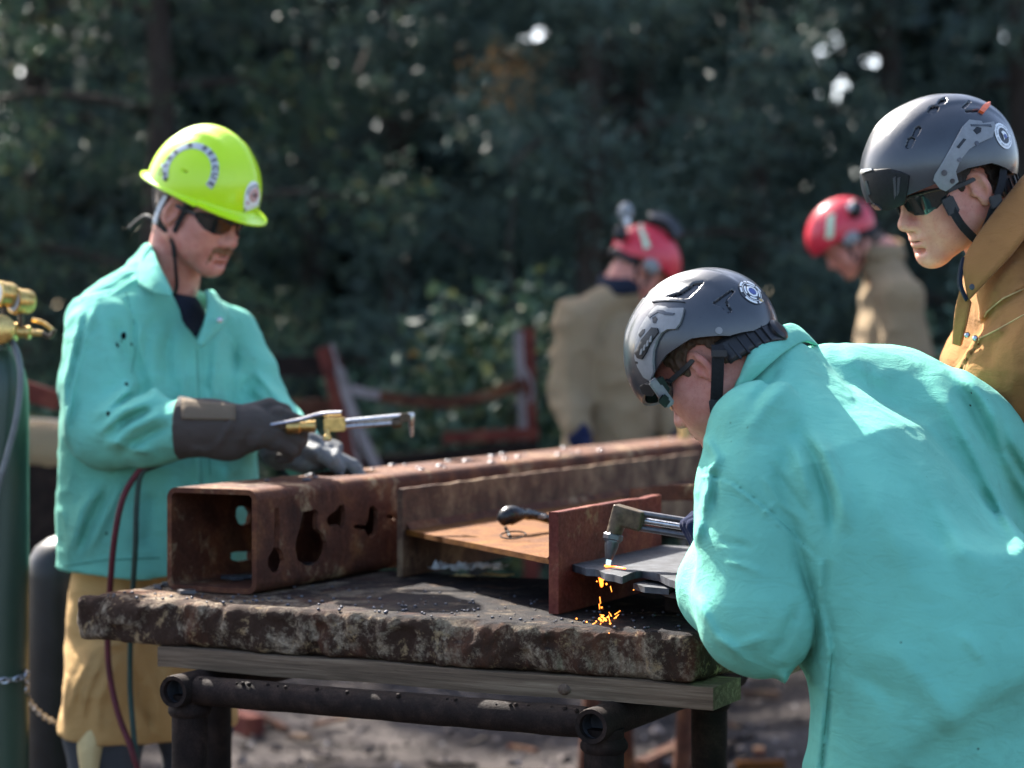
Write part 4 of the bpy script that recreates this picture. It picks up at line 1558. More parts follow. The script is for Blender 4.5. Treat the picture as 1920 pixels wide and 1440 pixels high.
def build_head(p, H, neck_w, neck_r, skin, hair, hairmask, torso=None, h=.0026, beard=False, **kw):
    f0 = face_sdf(**kw)
    nb = H.loc([tuple(neck_w)])[0]
    f = U([f0, rc((0, -.030, -.045), nb, .056, neck_r), rc((0, -.045, -.02), nb + np.array([0, -.01, 0]), .05, neck_r)], .022)
    lo = np.minimum(np.array([-.105, -.125, -.155]), nb - .08)
    hi = np.maximum(np.array([.105, .14, .135]), nb + .08)
    V, F = mesh_sdf(f, lo, hi, h)
    V = H.w(V)
    if torso is not None:       # hidden trunk and limbs, one figure with the head
        V2, F2 = mesh_sdf(torso[0], torso[1], torso[2], .014)
        F = np.concatenate([F, F2 + len(V)])
        V = np.concatenate([V, V2])
    body = link('body', V, F, skin, p)
    if hair:
        sk = ell((0, -.010, .031), (.0790, .1015, .0915))
        nk = rc((0, -.045, -.02), nb + np.array([0, -.012, .01]), .0535, neck_r)
        g = U([sk, nk], .025)
        def hf(P):
            d = g(P) - .002 - .0022 * vnoise(P * np.array([1, .5, .5]), 260, 2) - .0018 * vnoise(P, 120, 5)
            return np.maximum(d, hairmask(P))
        V, F = mesh_sdf(hf, (-.1, -.13, -.16), (.1, .12, .13), h)
        link('hair', H.w(V), F, hair, p)
    if beard:
        reg = U([ell((0, .098, -.0575), (.031, .017, .0090)), ell((0, .090, -.104), (.017, .014, .011))]
                + [rc((.026 * s, .090, -.060), (.027 * s, .084, -.092), .0085, .0095) for s in (-1, 1)], .006)
        def bf(P):
            d = f0(P) - .0028 - .0018 * vnoise(P, 330, 4)
            return np.maximum(d, reg(P) + .0015 * vnoise(P, 240, 7))
        V, F = mesh_sdf(bf, (-.05, .06, -.13), (.05, .125, -.04), .0016)
        link('moustache', H.w(V), F, 'hair_red', p)
    return body

def hair_std(P, ear=(-.012, -.012)):
    """short back and sides: above and behind a hairline that dips in front of the ear"""
    x, y, z = P[:, 0], P[:, 1], P[:, 2]
    front = y - (.055 + np.clip((z - .03) * .3, -.02, .03))       # forehead hairline
    side = y - np.where(z > -.02, .036 + .2 * z, .018)             # sideburn
    line = np.where(y > .012, np.maximum(side, -.045 - z), np.where(y > -.034, np.maximum(-.004 - z, y - 1), -.088 - z))
    nearear = -(np.sqrt((y + .012) ** 2 + ((z + .012) * .75) ** 2) - .027)
    m = np.maximum(np.maximum(line, front * .8), nearear)
    return m + .003 * vnoise(P, 160, 9)

def sunglasses(p, H, frame_mat='black_plastic', wide=1.0, drop=0.0):
    g = bpy.data.objects.new('sunglasses', None)
    COL.objects.link(g)
    g.location = Vector(H.O) - root_of(p)
    g.parent = p
    def mp(a, z, off=0.0):
        a = math.radians(a)
        return H.w1((.0755 + off) * math.sin(a), .030 + (.072 + off) * math.cos(a) + .006 * (z / .02) * .3, z + drop)
    for s in (-1, 1):
        poly = [(6, .010), (20, .0155), (40, .0165), (60, .0150), (72, .0105), (74, .003), (66, -.006), (52, -.017), (36, -.0215), (20, -.0185), (10, -.008)]
        pts, tris, _ = cdt([(a, z * 1000) for a, z in poly], (), 6)
        V = [mp(a * s, z / 1000 , .0045) for a, z in pts] + [mp(a * s, z / 1000, .002) for a, z in pts]
        k = len(pts)
        F = [tuple(t) if s < 0 else tuple(reversed(t)) for t in tris] + [tuple(i + k for i in (reversed(t) if s < 0 else t)) for t in tris]
        F += [(a, b, b + k, a + k) for a, b in boundary(tris)]
        link('lens', V, F, 'dark_lens', g, True, 60)
        top = [mp(a * s, z + .001, .0045) for a, z in poly[:6]]
        MB().tube(smooth_path([mp(0, .009, .005)] + top, 3), .0030, 8).build('brow_bar', frame_mat, g)
        tp = [mp(70 * s, .007, .0045), H.w1(.0765 * s, .035, .006 + drop * .6), H.w1(.0785 * s, .010, .004), H.w1(.0775 * s, -.010, .006)]
        out = [H.d(s, .15, 0)] * 4
        ribbon('temple', tp, out, .0085, .0035, frame_mat, g)
    return g

def strap(p, H, pts, width=.016, mat='black_strap', name='chin_strap', centre=(0, 0, -.03)):
    P = [H.w1(*q) for q in pts]
    c = np.array(centre)
    out = [H.d(*(np.array(q) - c)) for q in pts]
    return ribbon(name, P, out, width * H.s, .0022, mat, p, 2)

# ------------------------------------------------------------------ helmets
class Dome:
    """helmet shell about a head: ellipsoid with its own rim line; features can be drawn on it"""
    def __init__(s, H, c, r, rim, bumpf=None):
        s.H, s.c, s.r, s.rim, s.bumpf = H, np.array(c, float), np.array(r, float), rim, bumpf
    def pt(s, E, ph, off=0.0):
        """E elevation on the ellipsoid, ph azimuth from the front towards the right"""
        r = s.r + off
        L = np.stack([r[0] * np.cos(E) * np.sin(ph), r[1] * np.cos(E) * np.cos(ph), r[2] * np.sin(E)], -1) + s.c
        if s.bumpf is not None:
            n = (L - s.c) / (s.r ** 2)
            n /= np.linalg.norm(n, axis=-1, keepdims=True)
            L = L + n * s.bumpf(L - s.c)[..., None]
        return L
    def erim(s, ph):
        z = s.rim(np.degrees(np.arctan2(np.sin(ph), np.cos(ph))))
        return np.arcsin(np.clip((z - s.c[2]) / s.r[2], -.98, .98))
    def surf(s, D, off=0.0):
        """local directions from the dome centre -> points on the shell"""
        q = D / s.r
        q = q / np.linalg.norm(q, axis=-1, keepdims=True)
        E, ph = np.arcsin(np.clip(q[..., 2], -1, 1)), np.arctan2(q[..., 0], q[..., 1])
        return s.pt(E, ph, off)
    def hit(s, px, py):
        """where the line of sight through a pixel meets the dome (local direction)"""
        o = s.H.loc([(0, 0, CAMZ)])[0] - s.c
        e = s.H.loc([tuple(at(px, py, 5.0))])[0] - s.c
        d = e - o
        o2, d2 = o / s.r, d / s.r
        a, b, c = d2 @ d2, 2 * o2 @ d2, o2 @ o2 - 1
        disc = b * b - 4 * a * c
        if disc < 0:
            t = -b / (2 * a)
        else:
            t = (-b - math.sqrt(disc)) / (2 * a)
        return o + d * t
    def shell(s, p, name, mat, na=220, ne=96, thick=.006, vents=(), vent_mat='vent_black', depth=.007, flare=None):
        ph = np.linspace(0, 2 * np.pi, na, endpoint=False)
        er = s.erim(ph)
        t = np.linspace(0, 1, ne)
        E = (np.pi / 2) + (er[None, :] - np.pi / 2) * t[:, None]
        PH = np.repeat(ph[None], ne, 0)
        L = s.pt(E, PH)
        inside = np.zeros(E.shape, bool)
        vid = np.zeros(E.shape, int)
        if vents:
            for mir in (1, -1):
                Wm = s.H.w((L * np.array([mir, 1, 1])).reshape(-1, 3))
                px, py = proj(Wm)
                nl = ((L * np.array([mir, 1, 1]) - s.c) / s.r ** 2).reshape(-1, 3)
                facing = (nl @ s.H.A.T * (np.array([0, 0, CAMZ]) - Wm)).sum(1) > 0
                dd = np.full(px.shape, 99.0)
                which = np.zeros(px.shape, int)
                for kv, v in enumerate(vents):
                    dv = polymask(v, px, py)
                    which = np.where(dv < dd, kv + 1 + (100 if mir < 0 else 0), which)
                    dd = np.minimum(dd, dv)
                dd = np.where(facing, dd, 99.0).reshape(E.shape)
                vid = np.where(dd < .3, which.reshape(E.shape), vid)
                n = (L - s.c) / s.r ** 2
                n /= np.linalg.norm(n, axis=-1, keepdims=True)
                L = L - n * (np.clip((-dd + .6) / 1.6, 0, 1) * depth)[..., None]
                inside |= dd < .3
        Q = s.pt(E, PH, -thick)
        if flare is not None:      # brim: extra rings beyond the rim
            rows = []
            for k in (1, 2, 3, 4):
                wd, dr = flare(np.degrees(np.arctan2(np.sin(ph), np.cos(ph))))
                o = np.stack([np.sin(ph), np.cos(ph), 0 * ph], -1)
                rows.append(L[ne - 1] + o * (wd * k / 4)[:, None] + np.stack([0 * ph, 0 * ph, -dr * (k / 4) ** .6], -1))
            L = np.concatenate([L, np.array(rows)])
            rows2 = []
            for k in (1, 2, 3, 4):
                rows2.append(rows[k - 1] + np.array([0, 0, -.0035]))
            Q = np.concatenate([Q, np.array(rows2)])
            inside = np.concatenate([inside, np.zeros((4, na), bool)])
            vid = np.concatenate([vid, np.zeros((4, na), int)])
        nr = L.shape[0]
        V = np.concatenate([L.reshape(-1, 3), Q.reshape(-1, 3)])
        V = s.H.w(V)
        k = nr * na
        i, j = np.meshgrid(np.arange(nr - 1), np.arange(na), indexing='ij')
        j2 = (j + 1) % na
        q = np.stack([i * na + j, i * na + j2, (i + 1) * na + j2, (i + 1) * na + j], -1).reshape(-1, 4)
        ins = inside.ravel()
        dark = ins[q].all(1)
        qi = q[:, ::-1] + k
        jj = np.arange(na)
        edge = np.stack([(nr - 1) * na + jj, (nr - 1) * na + (jj + 1) % na, (nr - 1) * na + (jj + 1) % na + k, (nr - 1) * na + jj + k], 1)
        q = q[:, ::-1]
        qi = qi[:, ::-1]
        o = link(name, V, np.concatenate([q[~dark][:, ::-1], qi[:, ::-1], edge[:, ::-1]]), mat, p, True, 55)
        if dark.any():
            fv = vid.ravel()[q[:, 0]]
            for k_ in np.unique(fv[dark]):
                sel = q[dark & (fv == k_)]
                used = np.unique(sel)
                mp = {a: b for b, a in enumerate(used)}
                link('vent', V[used], [[mp[x] for x in f] for f in sel[:, ::-1]], vent_mat, o)
        return o
    def patch(s, p, name, mat, poly, off, thick, holes=(), px=True, step=None, mirror=False):
        """a piece laid on the shell, outlined in photograph pixels"""
        pts, tris, _ = cdt(poly, holes, step or 6)
        D = np.array([s.hit(*q) for q in pts])
        return s._patch(p, name, mat, D, tris, off, thick, mirror)
    def _patch(s, p, name, mat, D, tris, off, thick, mirror=False):
        if mirror:
            D = D * np.array([-1, 1, 1])
        a, b = s.surf(D, off), s.surf(D, off - thick)
        k = len(D)
        W = s.H.w(np.concatenate([a, b]))
        F = [tuple(t) for t in tris] + [tuple(i + k for i in reversed(t)) for t in tris]
        F += [(y, x, x + k, y + k) for x, y in boundary(tris)]
        t0 = tris[len(tris) // 2]
        n = np.cross(W[t0[1]] - W[t0[0]], W[t0[2]] - W[t0[0]])
        ctr = s.H.w([s.c])[0]
        if n @ (W[t0[0]] - ctr) < 0:
            F = [tuple(reversed(f)) for f in F]
        return link(name, W, F, mat, p, True, 50)
    def decal(s, p, name, mat, centre, updir, polys, off=.0012, thick=.0006, step=None):
        """flat print wrapped on the shell: polygons (outer, holes) in metres about a centre direction"""
        c = np.array(centre, float)
        c = s.surf(c[None])[0] - s.c
        n = c / s.r ** 2
        n /= np.linalg.norm(n)
        u = np.array(updir, float)
        u -= n * (u @ n)
        u /= np.linalg.norm(u)
        x = np.cross(u, n)
        V, F = [], []
        for outer, holes in polys:
            pts, tris, _ = cdt(outer, holes, step)
            D = np.array([c + x * a + u * b for a, b in pts])
            k0 = sum(len(q) for q in V)
            V.append(s.surf(D, off))
            k = len(D)
            V.append(s.surf(D, off - thick))
            F += [tuple(i + k0 for i in t) for t in tris]
            F += [(b + k0, a + k0, a + k + k0, b + k + k0) for a, b in boundary(tris)]
        return link(name, s.H.w(np.concatenate(V)), F, mat, p, True, 60)

def ring(r0, r1, a0=0, a1=360, n=28, sx=1.0, sy=1.0, c=(0, 0)):
    A = np.radians(np.linspace(a0, a1, n))
    o = [(c[0] + sx * r1 * math.cos(a), c[1] + sy * r1 * math.sin(a)) for a in A]
    i = [(c[0] + sx * r0 * math.cos(a), c[1] + sy * r0 * math.sin(a)) for a in A]
    if a1 - a0 >= 360:
        return (o[:-1], [i[:-1]])
    return (o + i[::-1], [])

def disc(r, n=24, c=(0, 0), sx=1.0, sy=1.0):
    return ([(c[0] + sx * r * math.cos(a), c[1] + sy * r * math.sin(a)) for a in np.linspace(0, 2 * math.pi, n, endpoint=False)], [])

def glyphs(text, size, place):
    """polygons of letters; place(i, x, y) -> 2-D point"""
    V, F = [], []
    for i, ch in enumerate(text):
        if ch == ' ':
            continue
        cu = bpy.data.curves.new('letter', 'FONT')
        cu.body = ch
        cu.size = size
        cu.align_x = 'CENTER'
        cu.align_y = 'CENTER'
        cu.resolution_u = 3
        cu.offset = size * .03
        o = bpy.data.objects.new('letter', cu)
        COL.objects.link(o)
        bpy.context.view_layer.update()
        me = o.evaluated_get(bpy.context.evaluated_depsgraph_get()).to_mesh()
        b = len(V)
        V += [place(i, v.co.x, v.co.y) for v in me.vertices]
        F += [tuple(x + b for x in f.vertices) for f in me.polygons]
        bpy.data.objects.remove(o)
        bpy.data.curves.remove(cu)
    return V, F

def decal_text(dome, p, name, mat, centre, updir, text, size, place, off=.0022):
    V, F = glyphs(text, size, place)
    c = np.array(centre, float)
    c = dome.surf(c[None])[0] - dome.c
    n = c / dome.r ** 2
    n /= np.linalg.norm(n)
    u = np.array(updir, float)
    u -= n * (u @ n)
    u /= np.linalg.norm(u)
    x = np.cross(u, n)
    D = np.array([c + x * a + u * b for a, b in V])
    return link(name, dome.H.w(dome.surf(D, off)), F, mat, p, False)

def interp_rim(tab):
    a = np.array([t[0] for t in tab], float)
    z = np.array([t[1] for t in tab], float)
    return lambda deg: np.interp(np.abs(deg), a, z)

# ------------------------------------------------------------------ bodies and clothes
def torso_sdf(o, lat, fwd, up, secs):
    """loft of ellipses along up: (height, half width, half depth, forward shift)"""
    o, lat, fwd, up = A3(o), A3(lat), A3(fwd), A3(up)
    hs = np.array([s[0] for s in secs], float)
    ta, tb, ts = (np.array([s[k] for s in secs], float) for k in (1, 2, 3))
    def f(P):
        q = P - o
        x, y, z = q @ lat, q @ fwd, q @ up
        a, b, sh = np.interp(z, hs, ta), np.interp(z, hs, tb), np.interp(z, hs, ts)
        y = y - sh
        k0 = np.sqrt((x / a) ** 2 + (y / b) ** 2) + 1e-6
        k1 = np.sqrt((x / a ** 2) ** 2 + (y / b ** 2) ** 2) + 1e-6
        d = k0 * (k0 - 1) / k1
        e = np.maximum(z - hs[-1], hs[0] - z)
        return -smin(-d, -e, .03)
    return f

def bounds(pts, pad):
    A = np.array([tuple(p) for p in pts])
    return A.min(0) - pad, A.max(0) + pad

def hand_sdf(wr, d, pn, side, curl=(50, 60, 40), size=1.0, spread=.0, thumb=(.55, .5), fat=1.0, thumb_curl=.5):
    """gloved hand: wrist, finger direction d, palm normal pn (palm faces pn), side = towards the thumb"""
    wr, d, pn, side = Vector(wr), Vector(d).normalized(), Vector(pn).normalized(), Vector(side).normalized()
    z = size
    pc = wr + d * .052 * z
    A = np.array([tuple(side), tuple(d), tuple(pn)]).T
    fs = [ell(A3(pc), (.043 * z, .052 * z, .020 * z * fat), A), rc(A3(wr - d * .02), A3(wr + d * .03 * z), .030 * z * fat, .033 * z * fat)]
    base = U(fs, .02)
    fing = []
    for i, (ln, off) in enumerate(((1.0, .030), (1.1, .010), (1.03, -.011), (.82, -.031))):
        b = wr + d * (.094 - .004 * abs(i - 1)) * z + side * off * z
        dd = (d + side * spread * (1.5 - i)).normalized()
        pts = [b - d * .012 * z, b]
        ang = 0
        cur = b
        for k, (l, c) in enumerate(zip((.043, .027, .022), curl)):
            ang += math.radians(c + (i - 1) * 3)
            dr = dd * math.cos(ang) + pn * math.sin(ang)
            cur = cur + dr * l * ln * z
            pts.append(cur)
        r = .0105 * z * fat
        fing.append(chain([A3(q) for q in pts], [r * 1.05, r * 1.05, r, r * .95, r * .85], .004))
    tb = wr + d * .030 * z + side * .030 * z
    t1 = tb + (side * thumb[0] + d * .75 + pn * thumb[1] * .4).normalized() * .042 * z
    t2 = t1 + (side * thumb[0] * .2 + d * .85 + pn * thumb[1]).normalized() * .032 * z
    t3 = t2 + (d * .8 - side * .2 + pn * (thumb[1] + thumb_curl)).normalized() * .024 * z
    fing.append(chain([A3(q) for q in (tb, t1, t2, t3)], [.016 * z * fat, .0135 * z * fat, .0115 * z * fat, .0095 * z * fat], .006))
    f = base
    for g in fing:
        f = U([f, g], .006)
    return f

def person(loc, label):
    return empty('person', loc, label, 'person')

def legs_sdf(hip, kneeL, kneeR, ankL, ankR, hw, fwd, rad=(.105, .09, .075, .07)):
    lat = Vector((fwd[1], -fwd[0], 0)).normalized()
    fs = []
    for k, a, s in ((kneeL, ankL, -1), (kneeR, ankR, 1)):
        h = Vector(hip) + lat * (hw * s)
        fs += [rc(h, k, rad[0], rad[1]), rc(k, a, rad[1] * .95, rad[3])]
    fs.append(ell(Vector(hip) + ZX * .04, (.165, .15, .13)))
    return U(fs, .03)

def boots(p, ankL, ankR, fwd):
    f = Vector((fwd[0], fwd[1], 0)).normalized()
    for a in (ankL, ankR):
        a = Vector(a)
        heel = Vector((a.x, a.y, .045)) - f * .03
        toe = Vector((a.x, a.y, .045)) + f * .15
        g = U([rc(heel, toe, .045, .043), rc(Vector((a.x, a.y, .06)), Vector((a.x, a.y, .24)), .052, .056), ell(Vector((a.x, a.y, .07)) + f * .06, (.055, .055, .05))], .03)
        g = CUT(g, plane((0, 0, .0), (0, 0, -1)))
        lo, hi = bounds([heel, toe, Vector((a.x, a.y, .28))], .075)
        sdf_obj('boot', g, lo, hi, .009, 'boot_leather', p)

def trunk(neck, chest, hip, arms, legs):
    """the body under the clothes"""
    fs = [rc(neck, chest, .055, .10), rc(chest, hip, .105, .105)]
    for a in arms:
        fs += [rc(chest, a[0], .08, .05), rc(a[0], a[1], .045, .038), rc(a[1], a[2], .037, .028)]
    for l in legs:
        fs += [rc(hip, l[0], .085, .065), rc(l[0], l[1], .06, .05), rc(l[1], l[2], .048, .035)]
    lo, hi = bounds([neck, hip] + [q for a in arms for q in a] + [q for l in legs for q in l], .14)
    return U(fs, .03), lo, hi

def hard_hat(p, H):
    rim = lambda deg: .037 + .012 * np.cos(np.radians(deg)) * 0 + .004 * (np.abs(deg) < 60)
    def bf(L):
        x, y, z = L[..., 0], L[..., 1], L[..., 2]
        top = np.clip(z / .06, 0, 1)
        return .0055 * np.exp(-(x / .020) ** 2) * top + .003 * (np.exp(-((np.abs(x) - .050) / .010) ** 2)) * top * np.clip((.06 - np.abs(y)) / .03, 0, 1)
    D = Dome(H, (0, -.006, .046), (.112, .134, .138), rim, bf)
    def flare(deg):
        c = np.cos(np.radians(deg))
        wd = .005 + .026 * np.clip(c, 0, 1) ** 1.5 + .016 * np.clip(-c, 0, 1) ** 3
        dr = .004 + .010 * np.clip(c, 0, 1) ** 2 + .002 * np.clip(-c, 0, 1)
        return wd, dr
    o = D.shell(p, 'hard_hat', 'lime_shell', flare=flare, thick=.004, vents=[[(339, 318), (344, 317), (352, 322), (350, 325), (341, 322)]], depth=.004)
    # arched lettering on the side of the shell
    cdir = D.hit(354, 318)
    up = D.hit(372, 262) - D.hit(354, 318)
    R = .064
    band = ring(R - .0105, R + .0105, -32, 200, 40)
    D.decal(o, 'letter_band', 'grey_print', cdir, up, [band], .0014, .0007, .008)
    txt = 'FIRE & RESCUE'
    def place(i, x, y):
        a = math.radians(190 - i * (213.0 / (len(txt) - 1)))
        r = R + y
        an = a - x / R
        return (r * math.cos(an), r * math.sin(an))
    decal_text(D, o, 'lettering', 'dark_print', cdir, up, txt, .021, place, .0024)
    # front badge
    c2 = D.hit(474, 366)
    up2 = D.hit(472, 340) - D.hit(476, 388)
    arch = [(-.030, -.034), (.030, -.034), (.030, -.010), (.026, .008), (.016, .024), (.004, .032), (-.004, .032), (-.016, .024), (-.026, .008), (-.030, -.010)]
    D.decal(o, 'badge', 'white_print', c2, up2, [(arch, [])], .0014, .0007, .008)
    D.decal(o, 'badge_ring', 'red_print', c2, up2, [ring(.0115, .0145), ring(.0065, .0085), disc(.003, c=(-.021, -.012))], .0024, .0005)
    D.decal(o, 'badge_centre', 'dark_print', c2, up2, [disc(.0045), ring(.0195, .0225, 20, 160)], .0024, .0005)
    D.decal(o, 'badge_strip', 'dark_print', c2, up2, [([(-.029, -.033), (.029, -.033), (.029, -.0235), (-.029, -.0235)], [])], .0024, .0005)
    D.decal(o, 'badge_words', 'white_print', c2, up2, [([(x, -.0305), (x + .006, -.0305), (x + .006, -.0265), (x, -.0265)], []) for x in np.arange(-.026, .022, .0085)], .003, .0004)
    # rivets and scuffs at the back of the shell
    for k, (x, y) in enumerate(((306, 311), (311, 336))):
        D.decal(o, 'rivet', 'steel_bright' if k == 0 else 'dark_print', D.hit(x, y), (0, 0, 1), [disc(.0045, 12)], .003, .003)
    D.decal(o, 'scuff', 'dark_print', D.hit(302, 320), (0, 0, 1), [([(-.008, -.002), (.006, .0), (.008, .003), (-.004, .002)], []), ([(-.004, -.010), (.003, -.009), (.004, -.006), (-.002, -.006)], [])], .0013, .0005)
    # suspension band below the rim
    MB().tube([D.H.w1(.083 * math.sin(a), -.008 + .104 * math.cos(a), .034) for a in np.linspace(0, 2 * math.pi, 40)], .008, 8, cap=False).build('headband', 'black_plastic', o)
    return D, o

def build_lime_worker():
    fB = Vector((.64, -.77, 0)).normalized()
    lat = Vector((fB.y, -fB.x, 0))
    p = person((at(300, 1000, 5.4).x, 5.4, 0), 'man in lime hard hat and teal welding jacket holding a cutting torch')
    H = Head(at(322, 396, 5.26), 1, (.865, -.50), 23, 1.08)
    neck = at(322, 535, 5.38)
    Rs, Re, Rw = at(190, 628, 5.24), at(192, 812, 5.12), at(352, 806, 5.02)
    Ls, Le, Lw = at(424, 632, 5.50), at(486, 762, 5.46), at(566, 850, 5.22)
    hem = at(300, 1064, 5.38)
    hip = at(290, 1040, 5.40)
    aR, aL = Vector((hip.x - .12, 5.38, .1)), Vector((hip.x + .10, 5.52, .1))
    kR, kL = Vector((hip.x - .105, 5.31, .50)), Vector((hip.x + .09, 5.43, .50))
    tr = trunk(neck, at(300, 720, 5.4), hip, [(Rs, Re, Rw), (Ls, Le, Lw)], [(hip + lat * .09, kR, aR), (hip - lat * .09, kL, aL)])
    def hm(P):
        return np.maximum(hair_std(P), P[:, 2] - .03)
    build_head(p, H, neck, .058, 'skin_ruddy', 'hair_brown', hm, tr, beard=True)
    D, hat = hard_hat(p, H)
    sunglasses(p, H, drop=-.002)
    strap(p, H, [(.078, .030, .035), (.0785, .022, .0), (.074, .012, -.040), (.068, .006, -.062)], .011)
    strap(p, H, [(.070, -.085, .020), (.074, -.055, -.030), (.070, -.012, -.060), (.066, .010, -.078), (.058, .020, -.105)], .012)
    strap(p, H, [(.058, .018, -.10), (.050, .030, -.135), (.042, .040, -.17), (.036, .036, -.215)], .008, name='strap_tail')
    MB().tube(smooth_path([H.w1(.066, -.02, -.060), H.w1(.055, -.085, -.052), H.w1(.03, -.125, -.075), H.w1(.02, -.15, -.105)], 5), .0058, 8).build('neck_cord', 'black_strap', p)
    ribbon('ear_defender_band', [H.w1(.072, -.040, .02), H.w1(.076, -.046, -.02), H.w1(.074, -.046, -.055)], [H.d(1, -.3, 0)] * 3, .014, .006, 'grey_print', p)
    # jacket
    T = torso_sdf(hem, lat, fB, ZX, [(-.02, .258, .192, .0), (.12, .258, .188, 0), (.32, .250, .182, .0), (.46, .236, .162, .0), (.55, .19, .128, -.005), (.62, .125, .09, -.02), (.68, .07, .07, -.03)])
    yoke = U([rc(Rs + Vector((.02, .02, .0)), neck - ZX * .02, .078, .072), rc(Ls + Vector((-.02, 0, 0)), neck - ZX * .02, .074, .072)], .03)
    armR = chain([Rs, Rs.lerp(Re, .55) + Vector((-.012, 0, 0)), Re, Re.lerp(Rw, .55), Rw + Vector((-.012, 0, 0))], [.086, .083, .081, .076, .062], .02)
    armL = chain([Ls, Ls.lerp(Le, .55), Le, Lw], [.080, .076, .074, .058], .02)
    yoke = U([yoke, rc(at(272, 530, 5.40), at(185, 606, 5.29), .062, .080)], .04)
    body = U([U([T, yoke], .05), armL], .018)
    armR = CUT(armR, plane(Rw + Vector((.008, 0, 0)), Vector((1, -.15, .05))))
    core = U([body, armR], .014)
    V_ = polysd([(300, 480), (404, 480), (388, 560), (383, 600), (368, 648), (347, 602), (320, 552)])
    core = SUB(core, lambda P: np.maximum(V_(P), P[:, 1] - 5.47), .006)
    wrk = [
        # sleeve: long sunlit folds and the bunching inside the elbow
        ([(190, 545), (162, 620), (138, 720), (126, 790), (124, 850)], 6, .011), ([(160, 560), (140, 640), (122, 720), (120, 830)], 6, .009),
        ([(168, 590), (150, 660), (133, 760)], 9, -.008),
        ([(262, 700), (215, 760), (160, 790)], 12, .012), ([(300, 742), (232, 770), (165, 830)], 11, .013), ([(320, 765), (250, 800), (190, 850)], 11, .010),
        ([(255, 735), (200, 775)], 7, -.010), ([(290, 765), (215, 800)], 7, -.010), ([(330, 790), (262, 825), (215, 858)], 8, -.008),
        ([(300, 850), (230, 838), (180, 815)], 9, .007), ([(240, 690), (225, 640), (215, 590)], 9, -.007), ([(272, 700), (262, 640), (268, 590)], 8, .007),
        # front of the coat
        ([(368, 650), (372, 760), (376, 900), (372, 1050)], 5, .006, 's'), ([(290, 600), (284, 700), (300, 780)], 14, .009), ([(330, 590), (312, 660), (318, 740)], 10, -.007),
        ([(415, 600), (400, 700), (398, 800)], 13, .009), ([(440, 620), (436, 720), (440, 800)], 10, -.009), ([(345, 690), (340, 780)], 9, .006), ([(395, 650), (388, 720), (410, 790)], 7, -.005),
        ([(240, 880), (200, 960), (150, 1060)], 12, .010), ([(200, 890), (152, 960), (128, 1060)], 11, .010), ([(215, 900), (172, 980), (145, 1050)], 9, -.010),
        ([(330, 880), (320, 960), (330, 1050)], 16, .008), ([(420, 870), (432, 960)], 12, .008), ([(290, 900), (275, 1040)], 14, -.007),
        ([(150, 560), (210, 545), (250, 520)], 4, .004, 's'), ([(236, 545), (250, 600), (252, 660)], 4, -.004),
        ([(470, 690), (500, 720), (532, 760)], 8, .008), ([(460, 730), (500, 770)], 8, -.008)]
    body_f = folds(core, [(q[0], q[1], q[2] * (1.0 if len(q) > 3 else 1.8)) + tuple(q[3:]) for q in wrk], 5.55)
    hemz = hem.z
    def jf(P):
        d = body_f(P) - .0065 * crumple(P @ np.array([[1, 0, .4], [0, 1, 0], [-.2, 0, .7]]), 9, 2) - .0028 * crumple(P, 22, 5)
        d = np.maximum(d, hemz + .010 * vnoise(P * np.array([1, 1, 0]), 7, 8) - P[:, 2])
        cav = np.maximum(d + .010, P[:, 2] - hemz - .05)
        return np.maximum(d, -cav)
    lo, hi = bounds([hem, Rs, Re, Rw, Ls, Le, Lw, neck + ZX * .03], .12)
    lo[2] = hemz - .03
    lo[0] -= .12
    hi[0] += .1
    jk = sdf_obj('welding_jacket', jf, lo, np.maximum(hi, A3(neck) + .08), .0058, 'teal_cloth', p)
    loft('collar', [[at(256, 482, 5.46), at(268, 462, 5.42), at(282, 458, 5.34), at(296, 492, 5.235), at(323, 550, 5.175)],
                    [at(244, 488, 5.47), at(256, 486, 5.42), at(272, 494, 5.30), at(292, 522, 5.20), at(322, 552, 5.160)],
                    [at(236, 500, 5.46), at(246, 520, 5.39), at(262, 536, 5.285), at(292, 550, 5.19), at(324, 556, 5.158)]], 'teal_cloth', jk, .005, 2)
    loft('lapel', [[at(384, 545, 5.33), at(389, 568, 5.28), at(383, 604, 5.215), at(370, 646, 5.185)],
                   [at(398, 545, 5.38), at(408, 572, 5.31), at(402, 610, 5.235), at(374, 648, 5.180)],
                   [at(404, 552, 5.42), at(428, 588, 5.35), at(412, 618, 5.26), at(376, 652, 5.180)]], 'teal_cloth', jk, .005, 2)
    MB().lathe(at(412, 600, 5.225), (.4, -.9, .1), [(.007, -.002), (.007, .002), (.004, .004)], 12).build('snap_button', 'steel_bright', jk)
    for x, y, r_ in ((232, 630, .007), (219, 648, .005), (226, 640, .004), (246, 646, .0035), (237, 722, .005), (203, 776, .005), (199, 1000, .003)):
        q = sdf_hit(jf, [(x, y)], 4.7, 5.6)
        if q:
            b_ = MB().ball(q[0], r_, 8, (.9, .35, 1.3))
            b_.v = [tuple(np.array(t) + RNG.normal(size=3) * r_ * .12) for t in b_.v]
            b_.build('burn_hole', 'vent_black', jk)
    for ln in ([(369, 655), (373, 760), (377, 900), (373, 1050)], [(236, 548), (250, 600), (254, 660), (246, 700)], [(392, 842), (394, 890)], [(152, 562), (205, 548), (246, 522)], [(120, 1062), (200, 1050), (300, 1046)]):
        seam(jf, ln, 4.7, 5.7, .0016, 'seam_teal', jk)
    # shirt
    sh = torso_sdf(hem + ZX * .30, lat, fB, ZX, [(0, .17, .100, .015), (.16, .165, .098, .018), (.27, .13, .085, .02), (.36, .080, .074, .015)])
